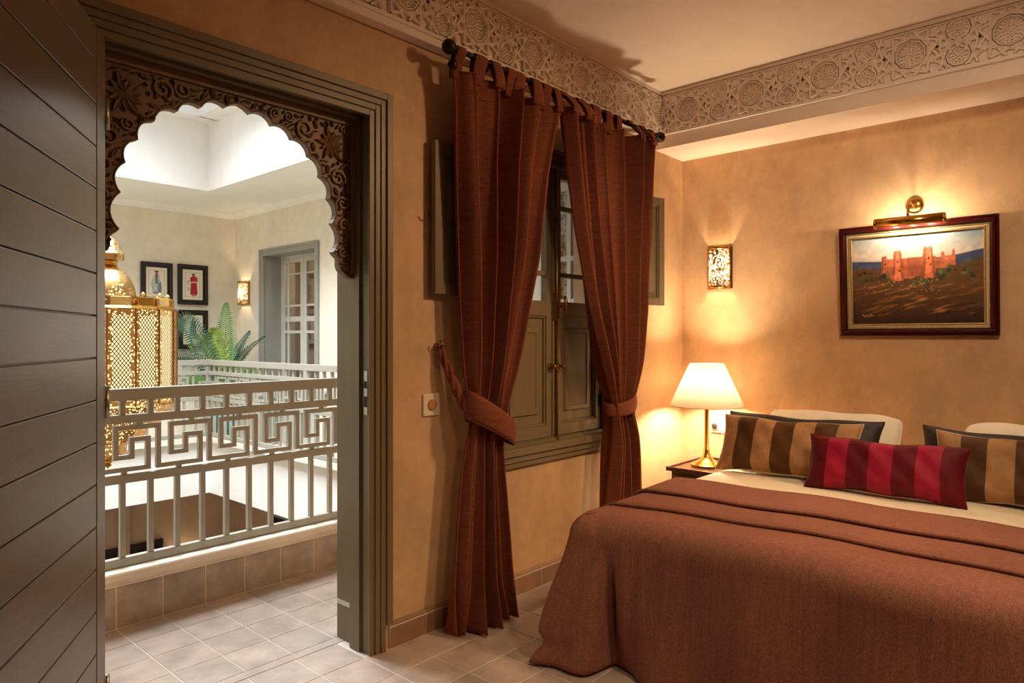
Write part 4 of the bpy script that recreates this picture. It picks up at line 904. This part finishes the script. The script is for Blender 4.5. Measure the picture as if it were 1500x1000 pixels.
def kasbah(U, V):
    X, Y = U*1.5, V; n1 = fbm(X*5, Y*7, 3); n2 = fbm(X*18, Y*24, 9); n3 = fbm(X*4+Y*6, Y*40-X*9, 17, 5)
    c = np.zeros(U.shape+(3,))+np.array((172, 168, 166.)); c = mixc(c, (128, 150, 160), (V-.80)*3.2*(.4+n1)+(U-.55)*.9*(V > .7)*(n1*1.4)); c = mixc(c, (226, 200, 176), (1-abs(V-.78)*6)*n1*1.3)
    c = mixc(c, (150, 152, 160), (n1-.6)*3)
    mt = .70+.035*fbm(X*3, X*0, 5)+.07*np.clip((U-.72)/.28, 0, 1)+.02*np.clip((.25-U)/.25, 0, 1)
    c = mixc(c, (62, 70, 96), (mt-V)*120); c = mixc(c, (92, 92, 112), (mt-V > 0)*(n2-.45)*1.5)
    gt = .635+.02*n1+.05*np.clip((U-.8)/.2, 0, 1)
    g = np.zeros_like(c)+np.array((98, 66, 38.)); g = mixc(g, (58, 34, 18), (.42-V)*2.6); g = mixc(g, (178, 118, 62), (n3-.54)*3.2*(V > .1)*(V < .47)*np.clip(1.3-abs(U-.5)*1.6, 0, 1)); g = mixc(g, (34, 20, 14), (n2-.55)*3+(.12-V)*4+(U-.8)*1.2*(V < .45))
    c = mixc(c, g.reshape(c.shape) if False else (0, 0, 0), np.zeros_like(U)); t = np.clip((gt-V)*90, 0, 1)[..., None]; c = c*(1-t)+g*t
    rng = random.Random(2)
    def wall(u0, u1, v0, v1, shade, tap=0., cren=0.):
        nonlocal c
        m = (U > u0+tap*(V-v0)) & (U < u1-tap*(V-v0)) & (V > v0) & (V < v1+(cren*(np.floor((U-u0)*95) % 2)))
        col = np.array((186, 100, 66.))*shade; b = np.zeros_like(c)+col; b = b*(.86+.28*n2[..., None]); c = np.where(m[..., None], b, c); return m
    wall(.29, .50, .505, .735, .95); wall(.44, .66, .53, .74, .84); wall(.60, .76, .60, .71, .9)
    wall(.235, .30, .52, .765, .72, .05, .012); wall(.255, .30, .52, .76, .95, .05); wall(.325, .415, .49, .815, .82, .05, .014); wall(.345, .40, .49, .81, 1.12, .05)
    wall(.545, .655, .51, .83, .8, .07, .016); wall(.575, .64, .50, .825, 1.15, .06); wall(.69, .725, .60, .775, .95, .03, .012); wall(.77, .80, .63, .79, 1., .03, .012); wall(.72, .80, .63, .735, 1.05)
    for (u, v) in ((.37, .70), (.385, .60), (.605, .72), (.62, .65), (.275, .68)): m = (abs(U-u) < .006) & (abs(V-v) < .013); c = np.where(m[..., None], np.array((92, 38, 24.)), c)
    for k in range(70):
        if k < 30: u, v, r = rng.uniform(.02, .30), rng.uniform(.50, .60), rng.uniform(.015, .04)
        elif k < 42: u, v, r = rng.uniform(.48, .62), rng.uniform(.44, .50), rng.uniform(.02, .035)
        else: u, v, r = rng.uniform(.66, .98), rng.uniform(.50, .64), rng.uniform(.02, .045)
        d = np.sqrt(((U-u)*1.4)**2+((V-v)*1.2)**2); q = rng.choice(((74, 82, 46), (54, 62, 36), (104, 104, 62), (40, 44, 26))); c = mixc(c, q, (1-d/r)*2*(n2+.15))
    for k in range(46):
        u, v = rng.uniform(.1, .7), rng.uniform(.35, .53); d = np.sqrt(((U-u)*1.5)**2+(V-v)**2); c = mixc(c, (214, 186, 140), (1-d/.008)*1.2)
    m = (U > .085) & (U < .175) & (abs(V-.105-.012*np.sin((U-.085)*330)*np.sign(np.sin((U-.085)*130+.4))) < .006); c = np.where(m[..., None], np.array((186, 150, 104.)), c)
    return c*(.9+.2*n2[..., None])
def costume(kind):
    def f(U, V):
        n = fbm(U*14, V*20, 4); c = np.zeros(U.shape+(3,))+np.array((232, 222, 204.)); bx = (abs(U-.5) > .36) | (abs(V-.5) > .4); c = np.where(bx[..., None], np.array((238, 226, 200.)), c)
        ln = ((abs(abs(U-.5)-.36) < .008) & (abs(V-.5) < .405)) | ((abs(abs(V-.5)-.4) < .006) & (abs(U-.5) < .365)); c = np.where(ln[..., None], np.array((158, 116, 70.)), c)
        if kind == 0:
            w = .09+.15*np.clip((.78-V)/.3, 0, 1)-.03*np.clip((.35-V)/.2, 0, 1); body = (abs(U-.5-.02*np.sin(V*9)) < w) & (V > .15) & (V < .8); k = np.where((np.sin(U*70+6*n) > .1)[..., None], np.array((150, 168, 170.)), np.array((206, 206, 200.))); k = mixc(k, (122, 84, 72), (abs(U-.5) < .05)*(V > .45)*1.); k = mixc(k, (86, 120, 128), (U > .56)*(V < .5)*.8); c = np.where(body[..., None], k, c)
            hd = ((U-.5)/.07)**2+((V-.81)/.045)**2 < 1; c = np.where(hd[..., None], np.array((150, 110, 84.)), c); ht = ((U-.5)/.11)**2+((V-.86)/.022)**2 < 1; c = np.where(ht[..., None], np.array((70, 56, 52.)), c); ft = (abs(abs(U-.46)-.06) < .05) & (abs(V-.145) < .018); c = np.where(ft[..., None], np.array((90, 60, 50.)), c)
        elif kind == 1:
            w = .13+.05*np.clip((.7-V)/.5, 0, 1)+.05*(abs(V-.66) < .08); body = (abs(U-.56) < w) & (V > .17) & (V < .78); k = np.where((np.sin(U*60) > .6)[..., None], np.array((150, 24, 34.)), np.array((184, 36, 46.))); k = mixc(k, (226, 190, 180), ((abs(V-.58-.05*(U-.5)) < .02))*1.); c = np.where(body[..., None], k, c)
            hd = ((U-.54)/.07)**2+((V-.81)/.045)**2 < 1; c = np.where(hd[..., None], np.array((140, 80, 60.)), c); ht = ((U-.54)/.11)**2+((V-.85)/.02)**2 < 1; c = np.where(ht[..., None], np.array((110, 40, 36.)), c); ft = (abs(abs(U-.56)-.06) < .035) & (abs(V-.15) < .02); c = np.where(ft[..., None], np.array((60, 24, 22.)), c)
            sk_ = (abs(U-.28-.1*(V-.3)) < .07) & (V > .28) & (V < .72) & (n > .55); c = np.where(sk_[..., None], np.array((176, 176, 168.)), c)
        else:
            w = .12+.08*np.clip((.75-V)/.5, 0, 1); body = (abs(U-.5) < w) & (V > .16) & (V < .8); k = np.zeros_like(c)+np.array((70, 96, 78.)); k = mixc(k, (44, 64, 54), (n-.5)*3); c = np.where(body[..., None], k, c); hd = ((U-.5)/.07)**2+((V-.83)/.045)**2 < 1; c = np.where(hd[..., None], np.array((150, 110, 84.)), c)
        return c
    return f
def canvas(name, P0, A, Bv, nu, nv, fn, mat, parent):
    P0, A, Bv = Vector(P0), Vector(A), Vector(Bv); mb = MB(); mb.grid([[P0+A*(i/nu)+Bv*(j/nv) for i in range(nu+1)] for j in range(nv+1)])
    o = mb.build(name, mat, parent, recalc=False); V, U = np.meshgrid(np.linspace(0, 1, nv+1), np.linspace(0, 1, nu+1), indexing='ij')
    col = np.clip(fn(U, V), 0, 255)/255.; col = np.where(col <= .04045, col/12.92, ((col+.055)/1.055)**2.4)
    at = o.data.color_attributes.new('paint', 'FLOAT_COLOR', 'POINT'); at.data.foreach_set('color', np.concatenate([col, np.ones(U.shape+(1,))], -1).astype(np.float32).ravel()); return o
def frame(e, O, A, U_, Nn, w_, h_, rings, par_name='frame'):
    # rings: (offset0, offset1, depth_back, depth_front, material, name)
    O, A, U_, Nn = map(Vector, (O, A, U_, Nn))
    for o0, o1, d0, d1, mat, nm in rings:
        for (x0, x1, y0, y1) in ((o0, w_-o0, o0, o1), (o0, w_-o0, h_-o1, h_-o0), (o0, o1, o1, h_-o1), (w_-o1, w_-o0, o1, h_-o1)):
            MB().obox(O+A*(x0+x1)/2+U_*(y0+y1)/2+Nn*(d0+d1)/2, A*(x1-x0)/2, U_*(y1-y0)/2, Nn*(d1-d0)/2).build(nm, mat, e, bevel=min(.006, (o1-o0)*.3))
tau = math.radians(3.2); A = Vector((0, -1, 0)); U_ = Vector((-math.sin(tau), 0, math.cos(tau))); Nn = Vector((-math.cos(tau), 0, -math.sin(tau)))
pa = thing('framed_painting', (L-.004, .91, 1.362), 'framed oil landscape of a red desert fortress above the bed', 'painting'); O = Vector((L-.006, 1.316, 1.364)); pw, ph_ = .806, .655
frame(pa, O, A, U_, Nn, pw, ph_, [(0, .016, 0, .03, 'mahogany', 'frame_rail'), (.016, .036, 0, .042, 'mahogany', 'frame_rail'), (.036, .043, 0, .03, 'black_frame', 'frame_rail'), (.043, .049, 0, .027, 'gold_frame', 'frame_fillet'), (.049, .062, 0, .02, 'linen', 'frame_liner'), (.062, .071, 0, .024, 'gold_frame', 'frame_fillet')])
canvas('canvas', O+A*.067+U_*.067+Nn*.012, A*(pw-.134), U_*(ph_-.134), 300, 220, kasbah, 'oil_paint', pa)
MB().obox(O+A*pw/2+U_*ph_/2+Nn*.005, A*(pw/2-.01), U_*(ph_/2-.01), Nn*.004).build('backing_board', 'dark_wood', pa)
def print_frame(x0, x1, z0, z1, kind, label):
    e = thing('framed_print', ((x0+x1)/2, YF, z0), label, 'picture', 'costume prints on the courtyard wall'); O = Vector((x0, YF-.002, z0)); A_, U2, N2 = Vector((1, 0, 0)), Vector((0, 0, 1)), Vector((0, -1, 0)); w_, h_ = x1-x0, z1-z0
    frame(e, O, A_, U2, N2, w_, h_, [(0, .045, 0, .035, 'black_frame', 'frame_rail'), (.045, .062, 0, .022, 'black_frame', 'frame_rail')])
    canvas('print', O+A_*.06+U2*.06+N2*.01, A_*(w_-.12), U2*(h_-.12), 70, 100, costume(kind), 'print_paper', e)
print_frame(3.152, 3.522, 1.79, 2.275, 0, 'dark framed print of a figure in pale blue robes'); print_frame(3.583, 3.96, 1.772, 2.278, 1, 'dark framed print of a figure in a red robe'); print_frame(3.59, 3.96, 1.21, 1.705, 2, 'dark framed print half hidden behind the palm')
# picture light
pl = thing('picture_light', (L, .92, 2.118), 'brass picture light above the framed landscape', 'picture light')
MB().lathe([(0, 0), (.048, 0), (.048, .008), (.044, .014), (.036, .02), (.022, .026), (0, .028)], (L, .92, 2.118), 28, (-1, 0, 0)).build('rosette', 'brass', pl, smooth=True)
MB().tube([(L-.02, .92, 2.115), (L-.07, .925, 2.125), (L-.125, .926, 2.105), (L-.14, .926, 2.06), (L-.14, .926, 2.035)], .0075, 10).build('arm', 'brass', pl, smooth=True)
tl = Vector((L-.142, 1.09, 2.012)); MB().lathe([(.027, 0), (.027, .335)], tl, 24, (0, -1, 0), 0, 2*PI).build('tube_inner', 'brass', pl) if False else None
hood = [[(tl.x+.029*math.cos(a), tl.y-.34*k, tl.z+.029*math.sin(a)) for a in [PI*(.36+.94*i/20) for i in range(21)]] for k in (0, 1)]
MB().grid(hood).build('hood', 'brass', pl, smooth=True, solid=.002)
for k in (0, 1): MB().lathe([(0, -.008), (.012, -.008), (.016, -.004), (.03, -.002), (.031, .003), (.03, .008), (0, .009)], tl+Vector((0, -.34*k, 0)), 20, (0, -1 if k else 1, 0)).build('end_cap', 'brass', pl, smooth=True)
MB().tube([tl+Vector((0, -.02, -.004)), tl+Vector((0, -.32, -.004))], .010, 10).build('lamp_tube', 'bulb_tube', pl, smooth=True)
for k in (.08, .17, .26): light('picture_lamp_light', 'POINT', tl+Vector((.012, -k, -.006)), PICT_W/3, (1, .82, .58), .012, parent=pl)

# ------------------------------------------------------------------ courtyard lantern
LXc, LYc = 1.775, 5.6
la = thing('courtyard_lantern', (LXc, LYc, .40), 'huge pierced brass lantern with domed top glowing in the courtyard', 'lantern')
NP, R0 = 16, .458
def ring(name, prof, mat, n=NP, smooth=False): return MB().lathe(prof, (LXc, LYc, 0), n).build(name, mat, la, smooth=smooth)
a0 = math.radians(4.)
for k in range(NP):
    t0, t1 = a0+2*PI*k/NP, a0+2*PI*(k+1)/NP
    def cp(t, r, z): return Vector((LXc+r*math.cos(t), LYc+r*math.sin(t), z))
    p, q = cp(t0, R0, 0), cp(t1, R0, 0); wd = (q-p).length; zb, zt = .88, 1.555; d = (q-p)/wd; nn = Vector((d.y, -d.x, 0))
    if nn.dot(p-Vector((LXc, LYc, 0))) < 0: nn = -nn
    mb = MB(); b_ = .034
    mb.add([p+d*b_+Vector((0, 0, zb+b_)), q-d*b_+Vector((0, 0, zb+b_)), q-d*b_+Vector((0, 0, zt-b_*1.4)), p+d*b_+Vector((0, 0, zt-b_*1.4))], [(0, 1, 2, 3)]); mb.uv = [(b_, b_), (wd-b_, b_), (wd-b_, zt-zb-b_*1.4), (b_, zt-zb-b_*1.4)]
    pn = mb.build('lattice_panel', 'lattice', la)
    fr = MB()
    for x0, x1, z0, z1 in ((0, b_, zb, zt), (wd-b_, wd, zb, zt), (b_, wd-b_, zb, zb+b_), (b_, wd-b_, zt-b_*1.4, zt)):
        fr.add([p+d*x0+Vector((0, 0, z0)), p+d*x1+Vector((0, 0, z0)), p+d*x1+Vector((0, 0, z1)), p+d*x0+Vector((0, 0, z1))], [(0, 1, 2, 3)])
    fr.build('pierced_border', 'pierced_fine', pn)
    MB().tube([p+Vector((0, 0, zb)), p+Vector((0, 0, zt))], .007, 6).build('rib', 'old_brass', pn)
ring('glow_drum', [(.415, .88), (.415, 1.55)], 'lantern_glow', 32)
ring('collar', [(R0, 1.555), (R0+.012, 1.56), (R0+.0, 1.575)], 'brass')
ring('collar', [(.42, 1.575), (.42, 1.645)], 'pierced_dome', 16)
for k in range(16):
    t = a0+2*PI*(k+.5)/16; MB().obox((LXc+.425*math.cos(t), LYc+.425*math.sin(t), 1.61), Vector((-math.sin(t), math.cos(t), 0))*.062, Vector((math.cos(t), math.sin(t), 0))*.012, Vector((0, 0, .03))).build('crown_block', 'gold_frame' if k % 2 else 'brass', la, bevel=.004)
    MB().lathe([(0, 0), (.012, .004), (.016, .016), (.008, .028), (0, .032)], (LXc+.40*math.cos(t), LYc+.40*math.sin(t), 1.645), 8).build('bead', 'gold_frame', la, smooth=True)
ring('dome', [(.19, 1.64)]+[(.186*math.cos(a), 1.645+.24*math.sin(a)) for a in [PI/2*k/10 for k in range(9)]]+[(.058, 1.882)], 'pierced_dome', 40, True)
ring('roof_plate', [(.42, 1.645), (.18, 1.65)], 'brass', 16)
ring('dome_glow', [(.15, 1.66), (.13, 1.75), (.08, 1.82), (0, 1.85)], 'lantern_low', 24, True)
ring('neck', [(.075, 1.88), (.06, 1.885), (.06, 1.915), (.075, 1.92)], 'brass', 24, True)
ring('upper_band', [(.075, 1.92), (.105, 1.925), (.108, 1.97), (.1, 1.985)], 'pierced_dome', 24)
ring('upper_dome', [(.1, 1.985), (.088, 2.0), (.075, 2.04), (.05, 2.08), (.02, 2.105), (.012, 2.115), (.012, 2.16), (.02, 2.17), (0, 2.185)], 'pierced_dome', 24, True)
MB().tube([(LXc, LYc, 2.17), (LXc, LYc, 3.9)], .012, 8).build('hanging_rod', 'brass', la)
B(LXc-.04, LXc+.04, 3.7, 7.48, 3.88, 3.94).build('hanging_beam', 'court_white', la)
ring('lower_tier', [(R0, .88), (R0+.012, .872), (R0, .862), (.42, .80), (.40, .79)], 'pierced_fine', 16); ring('lower_tier', [(.40, .79), (.385, .785), (.335, .70), (.34, .695)], 'pierced_fine', 16)
ring('lower_tier', [(.34, .695), (.27, .69), (.25, .62), (.16, .60)], 'pierced_fine', 16); ring('lower_tier', [(.16, .60), (.13, .58), (.12, .50), (.05, .46), (.03, .45)], 'pierced_fine', 16)
ring('lower_finial', [(.03, .45), (.04, .44), (.02, .425), (.028, .41), (.012, .40), (0, .385)], 'brass', 16, True)
ring('lower_glow', [(.37, .87), (.34, .80), (.28, .73), (.18, .65), (.09, .6), (.05, .5), (0, .48)], 'lantern_low', 24, True)
for k in range(16):
    t = a0+2*PI*k/16; MB().lathe([(0, 0), (.006, .006), (.014, .024), (.006, .04), (0, .045)], (LXc+.42*math.cos(t), LYc+.42*math.sin(t), .755), 8).build('drop', 'old_brass', la, smooth=True)

# ------------------------------------------------------------------ potted palm
pp = thing('potted_palm', (3.85, 8.2, 0), 'green potted palm in the far corner of the gallery', 'palm')
MB().lathe([(0, 0), (.13, 0), (.15, .02), (.19, .3), (.205, .44), (.21, .47), (.195, .48), (.185, .45), (0, .44)], (3.85, 8.2, 0), 28).build('pot', 'teal_pot', pp, auto=True)
MB().lathe([(.184, .452), (.1, .46), (0, .462)], (3.85, 8.2, 0), 20).build('soil', 'soil', pp)
Rv = Vector((.6678, -.7443, 0)); Fv = Vector((.7443, .6678, 0)); Zv = Vector((0, 0, 1)); base = Vector((3.85, 8.2, .45))
def frond(path, wid, mat, seed, nl=34, plane=None, droop=.25):
    rr = random.Random(seed); P_ = [base+Rv*r+Zv*u+Fv*f for r, u, f in path]; mb = MB(); n_ = 40; S_ = [crom(P_, i/n_) for i in range(n_+1)]
    mb.tube(S_, [.009*(1-.8*i/n_) for i in range(n_+1)], 5)
    for k in range(nl):
        s = .22+.78*k/(nl-1); p = crom(P_, s); t = (crom(P_, min(1, s+.02))-crom(P_, max(0, s-.02))).normalized()
        side = (plane.cross(t) if plane is not None else t.cross(Fv)); side.normalize(); up = side.cross(t).normalized()
        ll = wid*(math.sin(PI*min(1, .16+.84*(s-.22)/.78)**.8)*.9+.12)
        for sg in (-1, 1):
            d = (side*sg*.86+t*.62).normalized(); q1 = p+d*ll*.5+up*.012; q2 = p+d*ll+Zv*(-droop*ll)+up*rr.uniform(-.01, .01); wv_ = t*.0125*(1.2-.5*s)
            ctr = up*.004
            mb.add([p-wv_*.5, p+wv_*.5, q1+wv_, q1+ctr, q1-wv_, q2], [(0, 3, 4), (0, 1, 2, 3), (4, 3, 5), (3, 2, 5)])
    mb.build('frond', mat, pp, recalc=False)
frond([(0, 0, 0), (.0, .4, 0), (.03, .85, .03), (.035, 1.32, .05)], .24, 'palm_green', 1, 46, Fv*1.)
frond([(0, 0, 0), (-.06, .4, -.05), (-.2, .85, -.1), (-.38, 1.12, -.12), (-.47, 1.02, -.12)], .22, 'palm_dark', 2, 40, Fv*1., .3)
frond([(0, 0, 0), (.05, .45, .05), (.15, .75, .1), (.30, .98, .12)], .16, 'palm_dark', 3, 34, (Fv+Rv*.9).normalized())
frond([(0, 0, 0), (.08, .42, 0), (.26, .72, 0), (.52, .93, 0)], .11, 'palm_dark', 4, 34, (Fv*.4+Zv).normalized())
frond([(0, 0, 0), (-.05, .45, .0), (-.1, .72, .0), (-.2, .9, -.05), (-.34, .8, -.1)], .17, 'palm_lime', 5, 32, Fv*1.)
frond([(0, 0, 0), (.02, .4, .0), (-.0, .7, -.0), (-.04, .95, -.05), (-.1, 1.0, -.1)], .17, 'palm_lime', 6, 32, Fv*1.)
frond([(0, 0, 0), (-.1, .4, 0), (-.3, .66, .0), (-.55, .70, 0), (-.72, .55, 0)], .17, 'palm_dark', 7, 32, (Fv+Zv*.5).normalized(), .4)
frond([(0, 0, 0), (.06, .3, -.05), (.2, .5, -.1), (.4, .55, -.1), (.55, .4, -.1)], .15, 'palm_green', 8, 30, (Fv+Zv*.6).normalized(), .4)
frond([(0, 0, 0), (-.06, .25, -.05), (-.18, .42, -.1), (-.35, .42, -.1), (-.5, .25, -.1)], .15, 'palm_green', 9, 30, (Fv+Zv*.6).normalized(), .4)

# ------------------------------------------------------------------ ground floor openings seen through the balusters
dl = thing('door_4', (2.8, YF, -3.5), 'black doorway on the lower courtyard wall', 'door', kind='structure')
B(2.2, 3.41, YF-.012, YF, -3.5, -1.11).build('door_panel', 'black_void', dl)
B(2.14, 3.41, YF-.03, YF-.012, -1.17, -1.11).build('door_head', 'black_frame', dl)
wl = thing('window_4', (XR, 7.4, -1.8), 'dark lower window under the right gallery', 'window', kind='structure')
B(XR-.012, XR, 7.0, 7.86, -2.4, -.83).build('pane', 'black_void', wl)
for q in ((6.94, 7.0, -2.4, -.78), (7.86, 7.92, -2.4, -.78)): B(XR-.03, XR, q[0], q[1], q[2], q[3]).build('casing', 'frame_court', wl)
B(XR-.03, XR, 7.0, 7.86, -.83, -.78).build('casing_head', 'frame_court', wl)
B(2.9, 3.02, YF-.06, YF, -3.5, -.38).build('pilaster', 'court_shaded', dl)

# ------------------------------------------------------------------ unseen ceiling spotlights above and behind the camera; the bed pair added as fill
def ceiling_spot(x, y, aim, w_, cone, label, col=(1, .66, .35)):
    e = thing('unseen_spotlight', (x, y, 2.985), label, 'spotlight', 'recessed ceiling spotlights')
    MB().lathe([(.055, .015), (.055, .006), (.045, 0), (.036, .004), (.034, .015)], (x, y, 2.985), 24).build('trim_ring', 'brass', e, smooth=True)
    MB().lathe([(.034, .012), (0, .012)], (x, y, 2.985), 24).build('lens', 'bulb_tube', e)
    o = light('spot_light', 'SPOT', (x, y, 2.975), w_, col, .16, None, Vector(aim)-Vector((x, y, 2.975)), e)
    o.data.spot_size = math.radians(cone); o.data.spot_blend = .9
ceiling_spot(3.35, -.45, (2.3, 2.4, .75), SPOT_W, 80, 'recessed brass ceiling spotlight aimed at the window wall')
ceiling_spot(.7, -.9, (2.5, .9, .2), SPOT_W*.34, 70, 'unseen ceiling spotlight added to brighten the foot of the bed')  # added fill brightening the bed foot from the camera side
ceiling_spot(2.2, -.1, (3.8, .75, .75), SPOT_W*.64, 120, 'unseen ceiling spotlight added to brighten the pillows', (1, .77, .51))  # added fill for pillows, sheet and lower headboard wall
light('opposite_room_fill', 'POINT', (XR+.75, 7.3, 2.2), 9, WARM, .08)  # bare point light added to warm the panes of the glazed door
